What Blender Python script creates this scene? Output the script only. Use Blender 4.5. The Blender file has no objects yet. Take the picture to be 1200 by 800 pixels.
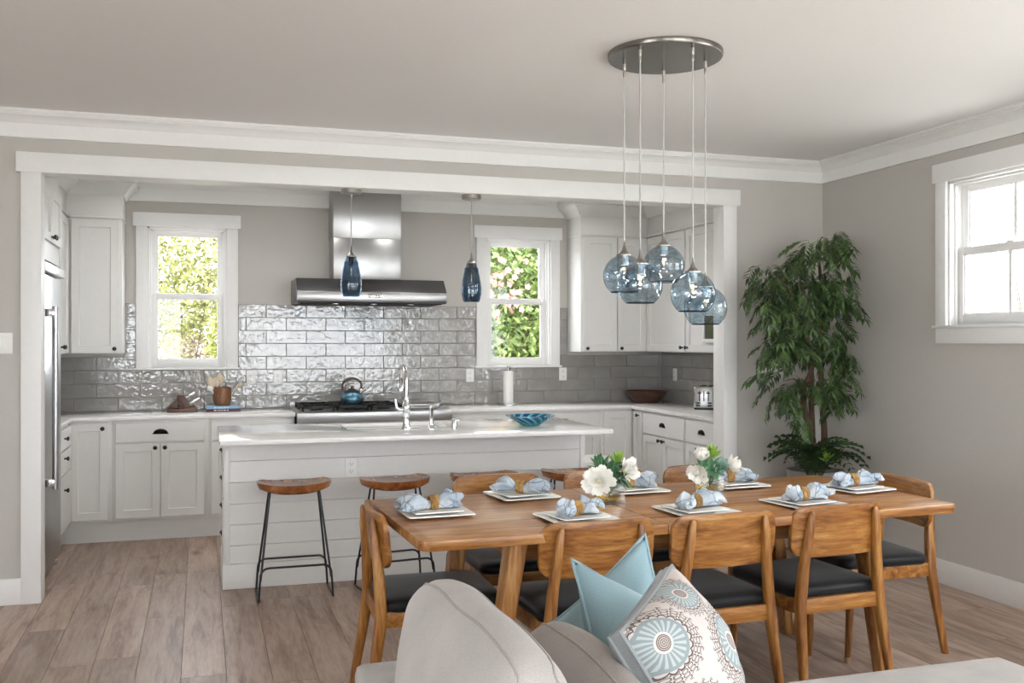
import bpy, bmesh, math, random
from mathutils import Vector, Matrix, noise
R = math.radians
random.seed(11)
scene = bpy.context.scene
COL = scene.collection

# ------------------------------------------------------------------ camera
cam_data = bpy.data.cameras.new('camera')
cam_data.sensor_width = 36.0
cam_data.lens = 36.0 * 1138.0 / 1200.0
cam_data.clip_start = 0.05
cam_data.clip_end = 200
cam = bpy.data.objects.new('camera', cam_data)
COL.objects.link(cam)
cam.location = (0, 0, 1.46)
cam.rotation_euler = (R(90), 0, R(-17.74))
scene.camera = cam

# ------------------------------------------------------------------ world: bright overcast sky
world = bpy.data.worlds.new('overcast_sky')
scene.world = world
world.use_nodes = True
bg = world.node_tree.nodes['Background']
bg.inputs['Color'].default_value = (0.93, 0.958, 1.03, 1)
bg.inputs['Strength'].default_value = 9.0
try:
    world.cycles.sampling_method = 'AUTOMATIC'
except Exception:
    pass
vs = scene.view_settings
vs.view_transform = 'Standard'
vs.look = 'None'
vs.gamma = 1.0
vs.use_curve_mapping = False
vs.exposure = 0.22
scene.cycles.transparent_max_bounces = 40

# ------------------------------------------------------------------ helpers
def hexlin(h):
    h = h.lstrip('#')
    out = []
    for i in (0, 2, 4):
        c = int(h[i:i+2], 16) / 255.0
        out.append(c / 12.92 if c <= 0.04045 else ((c + 0.055) / 1.055) ** 2.4)
    return (out[0], out[1], out[2], 1.0)

class MB:
    """collects geometry; build() links it as one mesh object"""
    def __init__(s):
        s.v = []; s.f = []; s.uv = None
    def add(s, vs, fs):
        n = len(s.v)
        s.v.extend([tuple(v) for v in vs])
        s.f.extend([tuple(i + n for i in f) for f in fs])
        return s
    def box(s, x0, x1, y0, y1, z0, z1):
        v = [(x0,y0,z0),(x1,y0,z0),(x1,y1,z0),(x0,y1,z0),(x0,y0,z1),(x1,y0,z1),(x1,y1,z1),(x0,y1,z1)]
        return s.add(v, [(0,3,2,1),(4,5,6,7),(0,1,5,4),(1,2,6,5),(2,3,7,6),(3,0,4,7)])
    def cbox(s, c, d):
        return s.box(c[0]-d[0]/2, c[0]+d[0]/2, c[1]-d[1]/2, c[1]+d[1]/2, c[2]-d[2]/2, c[2]+d[2]/2)
    def loft(s, rings, cap=True, closed=True):
        n = len(rings[0]); vs = []; fs = []
        for r in rings: vs.extend(r)
        for i in range(len(rings)-1):
            for j in range(n if closed else n-1):
                k = (j+1) % n
                fs.append((i*n+j, i*n+k, (i+1)*n+k, (i+1)*n+j))
        if cap:
            fs.append(tuple(reversed(range(n))))
            fs.append(tuple(range((len(rings)-1)*n, len(rings)*n)))
        return s.add(vs, fs)
    def lathe(s, prof, seg=24, c=(0,0,0), cap=True):
        rings = [[(c[0]+r*math.cos(2*math.pi*j/seg), c[1]+r*math.sin(2*math.pi*j/seg), c[2]+z) for j in range(seg)] for r, z in prof]
        return s.loft(rings, cap)
    def tube(s, path, r, seg=8, cap=True):
        P = [Vector(p) for p in path]
        rs = r if isinstance(r, (list, tuple)) else [r]*len(P)
        t = (P[1]-P[0]).normalized()
        n = t.orthogonal().normalized()
        rings = []
        for i, p in enumerate(P):
            if i == 0: tt = (P[1]-P[0]).normalized()
            elif i == len(P)-1: tt = (P[-1]-P[-2]).normalized()
            else:
                tt = (P[i+1]-P[i-1])
                tt = tt.normalized() if tt.length > 1e-9 else t
            q = t.rotation_difference(tt); n = q @ n; t = tt
            n = (n - t*n.dot(t)).normalized()
            b = t.cross(n)
            rings.append([tuple(p + rs[i]*(math.cos(2*math.pi*j/seg)*n + math.sin(2*math.pi*j/seg)*b)) for j in range(seg)])
        return s.loft(rings, cap)
    def prism(s, poly, axis, a0, a1):
        """2-D polygon extruded along an axis ('x': poly is (y,z), 'y': (x,z), 'z': (x,y))"""
        def m(p, a):
            return (a,p[0],p[1]) if axis == 'x' else (p[0],a,p[1]) if axis == 'y' else (p[0],p[1],a)
        n = len(poly)
        vs = [m(p,a0) for p in poly] + [m(p,a1) for p in poly]
        fs = [tuple(range(n)), tuple(reversed(range(n,2*n)))]
        for i in range(n):
            j = (i+1) % n
            fs.append((i, n+i, n+j, j))
        return s.add(vs, fs)
    def rot(s, M):
        s.v = [tuple(M @ Vector(v)) for v in s.v]; return s
    def mesh(s, name, bevel=0, seg=2, smooth=True, angle=38, subd=0):
        me = bpy.data.meshes.new(name)
        me.from_pydata(s.v, [], s.f)
        bm = bmesh.new(); bm.from_mesh(me)
        bmesh.ops.recalc_face_normals(bm, faces=bm.faces)
        if bevel:
            es = [e for e in bm.edges if len(e.link_faces) == 2 and e.calc_face_angle(0) > R(30)]
            bmesh.ops.bevel(bm, geom=es, offset=bevel, segments=seg, profile=0.5, affect='EDGES', clamp_overlap=True)
        bm.to_mesh(me); bm.free()
        if smooth:
            me.shade_smooth()
            me.set_sharp_from_angle(angle=R(angle))
        return me
    def build(s, name, mat, parent=None, bevel=0, seg=2, smooth=True, angle=38, loc=(0,0,0), rot=(0,0,0), subd=0):
        return obj(name, s.mesh(name, bevel, seg, smooth, angle), mat, parent, loc, rot, subd)

def obj(name, me, mat, parent=None, loc=(0,0,0), rot=(0,0,0), subd=0):
    if mat is not None and not me.materials:
        me.materials.append(mat)
    o = bpy.data.objects.new(name, me); COL.objects.link(o)
    o.location = loc; o.rotation_euler = rot
    if parent is not None: o.parent = parent
    if subd:
        m = o.modifiers.new('subdivision', 'SUBSURF'); m.levels = subd; m.render_levels = subd
    return o

def tag(o, label, cat, group=None):
    o['label'] = label; o['category'] = cat
    if group: o['group'] = group
    return o
def thing(name, label, cat, loc=(0,0,0), rz=0, group=None):
    o = bpy.data.objects.new(name, None); COL.objects.link(o)
    o.empty_display_size = 0.05
    o.location = loc; o.rotation_euler = (0,0,rz)
    return tag(o, label, cat, group)
def struct(o, label=None):
    o['kind'] = 'structure'
    if label: o['label'] = label
    return o
def copy_tree(o, parent=None):
    c = o.copy(); COL.objects.link(c)
    if parent is not None: c.parent = parent
    for ch in o.children: copy_tree(ch, c)
    return c
def arc(c, r, a0, a1, n, plane='xz', k=0):
    out = []
    for i in range(n+1):
        a = R(a0 + (a1-a0)*i/n)
        u, w = c[0]+r*math.cos(a), c[1]+r*math.sin(a)
        out.append((u,k,w) if plane == 'xz' else (k,u,w) if plane == 'yz' else (u,w,k))
    return out
def rrect(x0, x1, y0, y1, r, n=5):
    pts = []
    for cx, cy, a in ((x1-r,y0+r,-90),(x1-r,y1-r,0),(x0+r,y1-r,90),(x0+r,y0+r,180)):
        for i in range(n+1):
            t = R(a+90*i/n); pts.append((cx+r*math.cos(t), cy+r*math.sin(t)))
    return pts

# ------------------------------------------------------------------ materials
def newmat(name):
    m = bpy.data.materials.new(name); m.use_nodes = True
    nt = m.node_tree
    return m, nt, nt.nodes['Principled BSDF']
def N(nt, t, **k):
    n = nt.nodes.new(t)
    for a, b in k.items(): setattr(n, a, b)
    return n
def L(nt, a, b): nt.links.new(a, b)
def coords(nt, scale=(1,1,1), rnd=True, kind='Object'):
    tc = N(nt, 'ShaderNodeTexCoord'); mp = N(nt, 'ShaderNodeMapping')
    mp.inputs['Scale'].default_value = scale
    if rnd:
        oi = N(nt, 'ShaderNodeObjectInfo'); ml = N(nt, 'ShaderNodeMath', operation='MULTIPLY'); ml.inputs[1].default_value = 37.0
        L(nt, oi.outputs['Random'], ml.inputs[0])
        va = N(nt, 'ShaderNodeVectorMath', operation='ADD')
        L(nt, tc.outputs[kind], va.inputs[0]); L(nt, ml.outputs[0], va.inputs[1])
        L(nt, va.outputs[0], mp.inputs['Vector'])
    else:
        L(nt, tc.outputs[kind], mp.inputs['Vector'])
    return mp.outputs['Vector']
def ramp(nt, fac, stops):
    r = N(nt, 'ShaderNodeValToRGB'); L(nt, fac, r.inputs[0])
    el = r.color_ramp.elements
    while len(el) < len(stops): el.new(0.5)
    for e, (p, c) in zip(el, stops):
        e.position = p; e.color = hexlin(c) if isinstance(c, str) else (*c, 1)
    return r.outputs[0]
def bump(nt, b, h, strength, dist=0.01):
    bp = N(nt, 'ShaderNodeBump'); bp.inputs['Strength'].default_value = strength; bp.inputs['Distance'].default_value = dist
    L(nt, h, bp.inputs['Height']); L(nt, bp.outputs[0], b.inputs['Normal'])
def setp(b, color=None, rough=None, metal=None, spec=None, coat=None, trans=None, ior=None):
    if color is not None: b.inputs['Base Color'].default_value = hexlin(color) if isinstance(color, str) else color
    if rough is not None: b.inputs['Roughness'].default_value = rough
    if metal is not None: b.inputs['Metallic'].default_value = metal
    if spec is not None: b.inputs['Specular IOR Level'].default_value = spec
    if coat is not None: b.inputs['Coat Weight'].default_value = coat
    if trans is not None: b.inputs['Transmission Weight'].default_value = trans
    if ior is not None: b.inputs['IOR'].default_value = ior
def paint(name, c, rough=0.5, var=0.03, nscale=60, bstr=0.05, spec=0.5):
    """painted or plain surface with faint mottling and fine relief"""
    m, nt, b = newmat(name); setp(b, c, rough, spec=spec)
    v = coords(nt, rnd=False)
    n = N(nt, 'ShaderNodeTexNoise'); n.inputs['Scale'].default_value = nscale; n.inputs['Detail'].default_value = 3
    L(nt, v, n.inputs['Vector'])
    col = hexlin(c)
    lo = tuple(x*(1-var) for x in col[:3]); hi = tuple(min(1, x*(1+var)) for x in col[:3])
    L(nt, ramp(nt, n.outputs['Fac'], [(0.3, lo), (0.7, hi)]), b.inputs['Base Color'])
    if bstr: bump(nt, b, n.outputs['Fac'], bstr, 0.002)
    return m
def metal(name, c, rough, brush=(1,1,1), bscale=40, bstr=0.0, var=0.1):
    m, nt, b = newmat(name); setp(b, c, rough, 1.0)
    v = coords(nt, brush)
    n = N(nt, 'ShaderNodeTexNoise'); n.inputs['Scale'].default_value = bscale; n.inputs['Detail'].default_value = 4
    L(nt, v, n.inputs['Vector'])
    mr = N(nt, 'ShaderNodeMapRange'); mr.inputs['To Min'].default_value = rough*(1-var); mr.inputs['To Max'].default_value = rough*(1+var)
    L(nt, n.outputs['Fac'], mr.inputs['Value']); L(nt, mr.outputs[0], b.inputs['Roughness'])
    if bstr: bump(nt, b, n.outputs['Fac'], bstr, 0.001)
    return m
def wood(name, stops, axis='x', scale=1.0, rough=0.4, bstr=0.15, stretch=12, rings=0.0, hv=0.12, knots=False):
    """plank wood: noise stretched along the grain, tone shift per piece"""
    m, nt, b = newmat(name); setp(b, None, rough)
    s = {'x': (1, stretch, stretch), 'y': (stretch, 1, stretch), 'z': (stretch, stretch, 1)}[axis]
    v = coords(nt, tuple(a*scale for a in s))
    n1 = N(nt, 'ShaderNodeTexNoise'); n1.inputs['Scale'].default_value = 1.6; n1.inputs['Detail'].default_value = 6; n1.inputs['Roughness'].default_value = 0.62; n1.inputs['Distortion'].default_value = 0.6
    L(nt, v, n1.inputs['Vector'])
    n2 = N(nt, 'ShaderNodeTexNoise'); n2.inputs['Scale'].default_value = 9; n2.inputs['Detail'].default_value = 3
    L(nt, v, n2.inputs['Vector'])
    mx = N(nt, 'ShaderNodeMath', operation='MULTIPLY_ADD'); mx.inputs[1].default_value = 0.28
    L(nt, n2.outputs['Fac'], mx.inputs[0])
    sc = N(nt, 'ShaderNodeMath', operation='MULTIPLY'); sc.inputs[1].default_value = 0.78; L(nt, n1.outputs['Fac'], sc.inputs[0])
    L(nt, sc.outputs[0], mx.inputs[2])
    col = ramp(nt, mx.outputs[0], stops)
    hs = N(nt, 'ShaderNodeHueSaturation')
    oi = N(nt, 'ShaderNodeObjectInfo'); mr = N(nt, 'ShaderNodeMapRange')
    mr.inputs['To Min'].default_value = 1-hv; mr.inputs['To Max'].default_value = 1+hv
    L(nt, oi.outputs['Random'], mr.inputs['Value']); L(nt, mr.outputs[0], hs.inputs['Value'])
    L(nt, col, hs.inputs['Color'])
    out = hs.outputs[0]
    if knots:
        vk = coords(nt, (2.2, 0.9, 1.0))
        vo = N(nt, 'ShaderNodeTexVoronoi'); vo.inputs['Scale'].default_value = 1.6; L(nt, vk, vo.inputs['Vector'])
        kn = ramp(nt, vo.outputs['Distance'], [(0.0, (1,1,1)), (0.06, (0.6,0.6,0.6)), (0.16, (0,0,0))])
        mk = N(nt, 'ShaderNodeMixRGB', blend_type='MULTIPLY'); mk.inputs[2].default_value = (0.42, 0.36, 0.33, 1)
        L(nt, kn, mk.inputs[0]); L(nt, out, mk.inputs[1]); out = mk.outputs[0]
    L(nt, out, b.inputs['Base Color'])
    if bstr: bump(nt, b, mx.outputs[0], bstr, 0.003)
    return m
def fabric(name, c1, c2, scale=420, rough=0.9, bstr=0.35, cloud=6):
    m, nt, b = newmat(name); setp(b, None, rough, spec=0.2)
    b.inputs['Sheen Weight'].default_value = 0.15
    v = coords(nt, rnd=False)
    n = N(nt, 'ShaderNodeTexNoise'); n.inputs['Scale'].default_value = scale; n.inputs['Detail'].default_value = 2
    L(nt, v, n.inputs['Vector'])
    n2 = N(nt, 'ShaderNodeTexNoise'); n2.inputs['Scale'].default_value = cloud; n2.inputs['Detail'].default_value = 5
    L(nt, v, n2.inputs['Vector'])
    ad = N(nt, 'ShaderNodeMath', operation='MULTIPLY_ADD'); ad.inputs[1].default_value = 0.5
    hf = N(nt, 'ShaderNodeMath', operation='MULTIPLY'); hf.inputs[1].default_value = 0.5
    L(nt, n.outputs['Fac'], ad.inputs[0]); L(nt, n2.outputs['Fac'], hf.inputs[0]); L(nt, hf.outputs[0], ad.inputs[2])
    L(nt, ramp(nt, ad.outputs[0], [(0.35, c1), (0.65, c2)]), b.inputs['Base Color'])
    bump(nt, b, n.outputs['Fac'], bstr, 0.002)
    return m
def thin_glass(name, tint, band=None, rough=0.0, ior=1.5, sc=(6,6,14)):
    """thin clear sheet or blown shell: tinted see-through plus Fresnel reflection"""
    m = bpy.data.materials.new(name); m.use_nodes = True
    nt = m.node_tree; nt.nodes.clear()
    out = N(nt, 'ShaderNodeOutputMaterial')
    tr = N(nt, 'ShaderNodeBsdfTransparent'); gl = N(nt, 'ShaderNodeBsdfGlossy'); gl.inputs['Roughness'].default_value = rough
    # Schlick reflectance of a thin sheet, the same from both faces
    ge = N(nt, 'ShaderNodeNewGeometry'); dt = N(nt, 'ShaderNodeVectorMath', operation='DOT_PRODUCT')
    L(nt, ge.outputs['Incoming'], dt.inputs[0]); L(nt, ge.outputs['Normal'], dt.inputs[1])
    ab = N(nt, 'ShaderNodeMath', operation='ABSOLUTE'); L(nt, dt.outputs['Value'], ab.inputs[0])
    om = N(nt, 'ShaderNodeMath', operation='SUBTRACT', use_clamp=True); om.inputs[0].default_value = 1.0; L(nt, ab.outputs[0], om.inputs[1])
    pw = N(nt, 'ShaderNodeMath', operation='POWER'); pw.inputs[1].default_value = 5.0; L(nt, om.outputs[0], pw.inputs[0])
    f0 = ((ior-1)/(ior+1))**2
    fr = N(nt, 'ShaderNodeMath', operation='MULTIPLY_ADD'); fr.inputs[1].default_value = 1-f0; fr.inputs[2].default_value = f0
    L(nt, pw.outputs[0], fr.inputs[0])
    mx = N(nt, 'ShaderNodeMixShader')
    tr.inputs['Color'].default_value = hexlin(tint) if isinstance(tint, str) else (*tint, 1)
    if band:
        v = coords(nt, sc)
        w = N(nt, 'ShaderNodeTexNoise'); w.inputs['Scale'].default_value = 0.9; w.inputs['Detail'].default_value = 2; w.inputs['Distortion'].default_value = 2.2
        L(nt, v, w.inputs['Vector'])
        L(nt, ramp(nt, w.outputs['Fac'], [(0.36, tint), (0.455, band), (0.50, tint), (0.58, band), (0.64, tint)]), tr.inputs['Color'])
        bp = N(nt, 'ShaderNodeBump'); bp.inputs['Strength'].default_value = 0.25; bp.inputs['Distance'].default_value = 0.02
        L(nt, w.outputs['Fac'], bp.inputs['Height']); L(nt, bp.outputs[0], gl.inputs['Normal'])
    L(nt, fr.outputs[0], mx.inputs[0]); L(nt, tr.outputs[0], mx.inputs[1]); L(nt, gl.outputs[0], mx.inputs[2])
    L(nt, mx.outputs[0], out.inputs['Surface'])
    return m
def leafmat(name, c1, c2, rough=0.45, var=True):
    m, nt, b = newmat(name); setp(b, None, rough, spec=0.5)
    v = coords(nt, (1,1,1))
    n = N(nt, 'ShaderNodeTexNoise'); n.inputs['Scale'].default_value = 9; n.inputs['Detail'].default_value = 2; L(nt, v, n.inputs['Vector'])
    L(nt, ramp(nt, n.outputs['Fac'], [(0.32, c1), (0.68, c2)]), b.inputs['Base Color'])
    return m

M = {}
M['wall'] = paint('wall_paint', '#C3BFB9', 0.7, 0.015, 90, 0.04)
M['ceil'] = paint('ceiling_paint', '#ECEAE7', 0.8, 0.012, 70, 0.05)
M['trim'] = paint('trim_paint', '#EFEEEC', 0.42, 0.01, 30, 0.02)
M['cab'] = paint('cabinet_paint', '#E4E3E0', 0.42, 0.01, 30, 0.02)
M['plastic'] = paint('white_plastic', '#F0EFEC', 0.35, 0.01, 30, 0)
M['black'] = paint('black_metal', '#17171A', 0.42, 0.05, 50, 0.03)
M['iron'] = paint('cast_iron', '#0F0F10', 0.55, 0.08, 120, 0.15)
M['dark'] = paint('dark_gap', '#141414', 0.8, 0.02, 30, 0)
M['steel'] = metal('brushed_steel', '#B9B9B9', 0.30, (1, 60, 60), 6, 0.05)
M['steelz'] = metal('brushed_steel_vertical', '#B2B2B2', 0.3, (60, 60, 1), 6, 0.05)
M['darksteel'] = metal('dark_steel', '#6E6E70', 0.33, (1, 60, 60), 6, 0.05)
M['nickel'] = metal('brushed_nickel', '#A49F99', 0.30, (1,1,30), 20, 0.04)
M['chrome'] = metal('polished_chrome', '#E2E2E4', 0.06, (1,1,1), 10, 0)
M['white_paper'] = paint('white_paper', '#F4F2EE', 0.9, 0.02, 80, 0.15)
M['bronze'] = metal('dark_bronze', '#2A2826', 0.28, (1,1,1), 20, 0)
M['plate_metal'] = metal('brushed_nickel_plate', '#86827D', 0.24, (1,60,1), 6, 0.03)
M['cordsilk'] = paint('silver_cord', '#B9B7B3', 0.45, 0.05, 300, 0.1)
M['ceramic'] = paint('white_glaze', '#F6F4EF', 0.14, 0.008, 20, 0)
# glossy hand-made wall tile
def tile_mat():
    m, nt, b = newmat('glazed_tile'); setp(b, None, 0.03, spec=1.0)
    v = coords(nt)
    n = N(nt, 'ShaderNodeTexNoise'); n.inputs['Scale'].default_value = 23; n.inputs['Detail'].default_value = 2; n.inputs['Distortion'].default_value = 0.5
    L(nt, v, n.inputs['Vector'])
    n2 = N(nt, 'ShaderNodeTexNoise'); n2.inputs['Scale'].default_value = 7; L(nt, v, n2.inputs['Vector'])
    L(nt, ramp(nt, n2.outputs['Fac'], [(0.3, '#908D89'), (0.7, '#9B9894')]), b.inputs['Base Color'])
    bump(nt, b, n.outputs['Fac'], 0.4, 0.006)
    return m
M['tile'] = tile_mat()
M['grout'] = paint('grout', '#8E8A84', 0.9, 0.04, 200, 0.1)
def quartz_mat():
    m, nt, b = newmat('white_quartz'); setp(b, None, 0.09, spec=0.5)
    v = coords(nt, rnd=False)
    n = N(nt, 'ShaderNodeTexNoise'); n.inputs['Scale'].default_value = 5; n.inputs['Detail'].default_value = 6; n.inputs['Distortion'].default_value = 1.2
    L(nt, v, n.inputs['Vector'])
    L(nt, ramp(nt, n.outputs['Fac'], [(0.35, '#E6E4E1'), (0.62, '#EFEDEB')]), b.inputs['Base Color'])
    return m
M['quartz'] = quartz_mat()
FLOOR = [(0.28, '#674F3E'), (0.44, '#957C6B'), (0.56, '#AA9485'), (0.74, '#BDAB9F')]
M['plank'] = wood('oak_plank', FLOOR, 'y', 1.0, 0.42, 0.12, 9, hv=0.17, knots=True)
M['subfloor'] = paint('floor_gap', '#5A483C', 0.9, 0.05, 40, 0)
TEAK = [(0.30, '#4A280B'), (0.45, '#79491B'), (0.55, '#95622D'), (0.70, '#B5864A')]
M['teak_x'] = wood('honey_wood', TEAK, 'x', 1.3, 0.33, 0.06, 12, hv=0.07)
M['teak_z'] = wood('honey_wood_upright', TEAK, 'z', 1.3, 0.33, 0.06, 12, hv=0.07)
TABLE = [(0.34, '#5E3412'), (0.45, '#8C5A2B'), (0.54, '#A4713E'), (0.66, '#C19460')]
M['table_x'] = wood('table_wood', TABLE, 'x', 0.9, 0.30, 0.05, 14, hv=0.03)
M['table_z'] = wood('table_wood_upright', TABLE, 'z', 0.9, 0.34, 0.05, 14, hv=0.03)
STOOL = [(0.25, '#4A2413'), (0.42, '#7A4222'), (0.56, '#9A5E33'), (0.72, '#C99562')]
M['stool'] = wood('stool_wood', STOOL, 'y', 0.9, 0.25, 0.03, 5, hv=0.12)
WAL = [(0.25, '#2C1A12'), (0.5, '#4E3325'), (0.75, '#6E4E3A')]
M['walnut'] = wood('walnut', WAL, 'x', 2.0, 0.4, 0.05, 8, hv=0.1)
ACA = [(0.3, '#5E3A20'), (0.46, '#85583A'), (0.56, '#6C4428'), (0.70, '#CBAA80')]
M['acacia'] = wood('acacia', ACA, 'z', 3.0, 0.4, 0.05, 7, hv=0.05)
M['spoonwood'] = wood('pale_wood', [(0.3, '#B3A188'), (0.7, '#D3C6B2')], 'z', 3.0, 0.55, 0.05, 7)
M['leather'] = fabric('black_upholstery', '#070708', '#101012', 160, 0.45, 0.25, 14)
M['linen'] = fabric('grey_linen', '#A29D99', '#BAB5B1', 380, 0.95, 0.4, 5)
M['linen2'] = fabric('warm_grey_linen', '#97908C', '#ADA6A1', 380, 0.95, 0.4, 5)
M['seam'] = fabric('seam_linen', '#98918C', '#ADA6A1', 380, 0.95, 0.2, 5)
M['blue_fab'] = fabric('light_blue_cotton', '#849FA7', '#9AB3BA', 500, 0.9, 0.3, 4)
M['grey_fab'] = fabric('grey_cotton', '#8D9294', '#A5A9AA', 500, 0.9, 0.3, 4)
M['globe'] = thin_glass('blue_blown_glass', '#E3EAEE', '#B5CCDA', 0.02, 1.9, (5,5,11))
M['shade'] = thin_glass('deep_blue_blown_glass', '#C3D3DD', '#8CAABF', 0.02, 1.8, (7,7,11))
M['pane'] = thin_glass('window_glass', (0.97, 0.98, 0.97), None, 0.0, 1.45)
M['vase'] = thin_glass('clear_glass', (0.95, 0.96, 0.95), None, 0.0, 2.3)
M['water'] = thin_glass('yellow_water', (0.93, 0.84, 0.38), None, 0.02, 1.33)
M['bark'] = wood('bark', [(0.3, '#3A2A22'), (0.55, '#5E4839'), (0.75, '#7E6654')], 'z', 4, 0.85, 0.6, 4)
M['leaf'] = leafmat('tree_leaf', '#1A2A14', '#5A7640')
M['fern'] = leafmat('fern_leaf', '#12260F', '#385828')
M['leaf_light'] = leafmat('light_leaf', '#6F9A35', '#A8C65A')
M['succ1'] = leafmat('green_succulent', '#3E6B48', '#6E9A72', 0.5)
M['succ2'] = leafmat('blue_green_succulent', '#5F857A', '#93B0A3', 0.5)
M['petal'] = leafmat('white_petal', '#ECEAE2', '#FAF8F2', 0.6)
M['stamen'] = leafmat('cream_petal', '#EDE7B8', '#F5F0CC', 0.6)
def emit(name, c, s):
    m, nt, b = newmat(name); setp(b, c, 0.3)
    b.inputs['Emission Color'].default_value = hexlin(c); b.inputs['Emission Strength'].default_value = s
    return m
M['filament'] = emit('warm_filament', '#FFC48A', 2.5)
M['bulbglass'] = thin_glass('bulb_glass', (0.95, 0.93, 0.9), None, 0.0, 1.4)

# ================================================================== STRUCTURE
CEIL = 2.74
YP0, YP1 = 5.98, 6.09          # partition wall with the wide kitchen opening
XR = 4.262                     # dining room right wall
XL = -3.6; YREAR = -3.0
YK = 8.20                      # kitchen back wall
XKL, XKR = -1.52, 4.10         # kitchen side walls
OPL, OPR, OPT = -0.852, 3.446, 2.402

# floor and its planks
fl = struct(MB().box(XL-0.14, XR+0.14, YREAR-0.14, YK+0.14, -0.12, -0.009).build('floor', M['subfloor'], smooth=False), 'grey-brown oak plank floor')
PW = 0.19
prng = random.Random(5)
k0 = int(math.floor((XL + 0.275)/PW)); 
for k in range(k0, 24):
    x0 = -0.275 + k*PW; x1 = x0 + PW
    if x0 >= XR: break
    xa, xb = max(x0, XL), min(x1, XR)
    yend = YK-0.55 if x0 > XKL and x1 < XKR else YP0
    y = YREAR - prng.uniform(0, 1.2)
    while y < yend:
        ln = prng.choice([1.0, 1.4, 1.8, 2.0, 2.2])
        ya, yb = max(y, YREAR), min(y+ln, yend)
        y += ln
        if yb - ya < 0.05: continue
        hw, hl = (xb-xa)/2-0.0006, (yb-ya)/2-0.0006
        b = MB(); c = 0.0011
        b.add([(-hw,-hl,-0.009),(hw,-hl,-0.009),(hw,hl,-0.009),(-hw,hl,-0.009),
               (-hw,-hl,-c),(hw,-hl,-c),(hw,hl,-c),(-hw,hl,-c),
               (-hw+c,-hl+c,0),(hw-c,-hl+c,0),(hw-c,hl-c,0),(-hw+c,hl-c,0)],
              [(0,1,5,4),(1,2,6,5),(2,3,7,6),(3,0,4,7),(4,5,9,8),(5,6,10,9),(6,7,11,10),(7,4,8,11),(8,9,10,11)])
        b.build('plank', M['plank'], fl, smooth=False, loc=((xa+xb)/2, (ya+yb)/2, 0))

struct(MB().box(XL-0.14, XR+0.14, YREAR-0.14, YK+0.14, CEIL, CEIL+0.12).build('ceiling', M['ceil'], smooth=False), 'flat white ceiling')

def wall_along_x(name, y0, y1, x0, x1, holes, label, z0=0, z1=CEIL):
    b = MB(); x = x0
    for hx0, hx1, hz0, hz1 in sorted(holes):
        if hx0 > x: b.box(x, hx0, y0, y1, z0, z1)
        if hz0 > z0: b.box(hx0, hx1, y0, y1, z0, hz0)
        if hz1 < z1: b.box(hx0, hx1, y0, y1, hz1, z1)
        x = hx1
    if x < x1: b.box(x, x1, y0, y1, z0, z1)
    return struct(b.build(name, M['wall'], smooth=False), label)
def wall_along_y(name, x0, x1, y0, y1, holes, label, z0=0, z1=CEIL):
    b = MB(); y = y0
    for h0, h1, hz0, hz1 in sorted(holes):
        if h0 > y: b.box(x0, x1, y, h0, z0, z1)
        if hz0 > z0: b.box(x0, x1, h0, h1, z0, hz0)
        if hz1 < z1: b.box(x0, x1, h0, h1, hz1, z1)
        y = h1
    if y < y1: b.box(x0, x1, y, y1, z0, z1)
    return struct(b.build(name, M['wall'], smooth=False), label)

wall_along_x('wall_back', YP0, YP1, XL, XR, [(OPL-0.02, OPR+0.02, 0, OPT+0.02)], 'greige wall around the wide kitchen opening')
wall_along_y('wall_right', XR, XR+0.14, YREAR, YP1, [(-2.75, -0.95, 0.45, 2.35), (1.3, 3.1, 0.95, 2.35), (3.92, 4.746, 1.556, 2.418)], 'greige right wall behind the leafy tree')
wall_along_y('wall_left', XL-0.14, XL, YREAR, YP1, [(-1.6, 1.5, 0.4, 2.35)], 'greige wall left of the sitting area')
wall_along_x('wall_rear', YREAR-0.14, YREAR, XL-0.14, XR+0.14, [(0.35, 3.85, 0.05, 2.35), (-1.9, -0.3, 0.95, 2.35)], 'greige wall behind the sitting area')
WINL, WINR, WZ0, WZ1 = -0.1035, 2.681, 1.251, 2.372
kb = wall_along_x('wall_kitchen_back', YK, YK+0.14, XKL-0.14, XKR+0.14, [(WINL-0.302, WINL+0.302, WZ0, WZ1), (WINR-0.303, WINR+0.303, WZ0, WZ1)], 'kitchen back wall with grey tiles below and greige paint above')
wall_along_y('wall_kitchen_left', XKL-0.14, XKL, YP1, YK, [], 'kitchen left wall behind the refrigerator')
kr = wall_along_y('wall_kitchen_right', XKR, XKR+0.14, YP1, YK, [], 'kitchen right wall with grey tiles')

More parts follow.
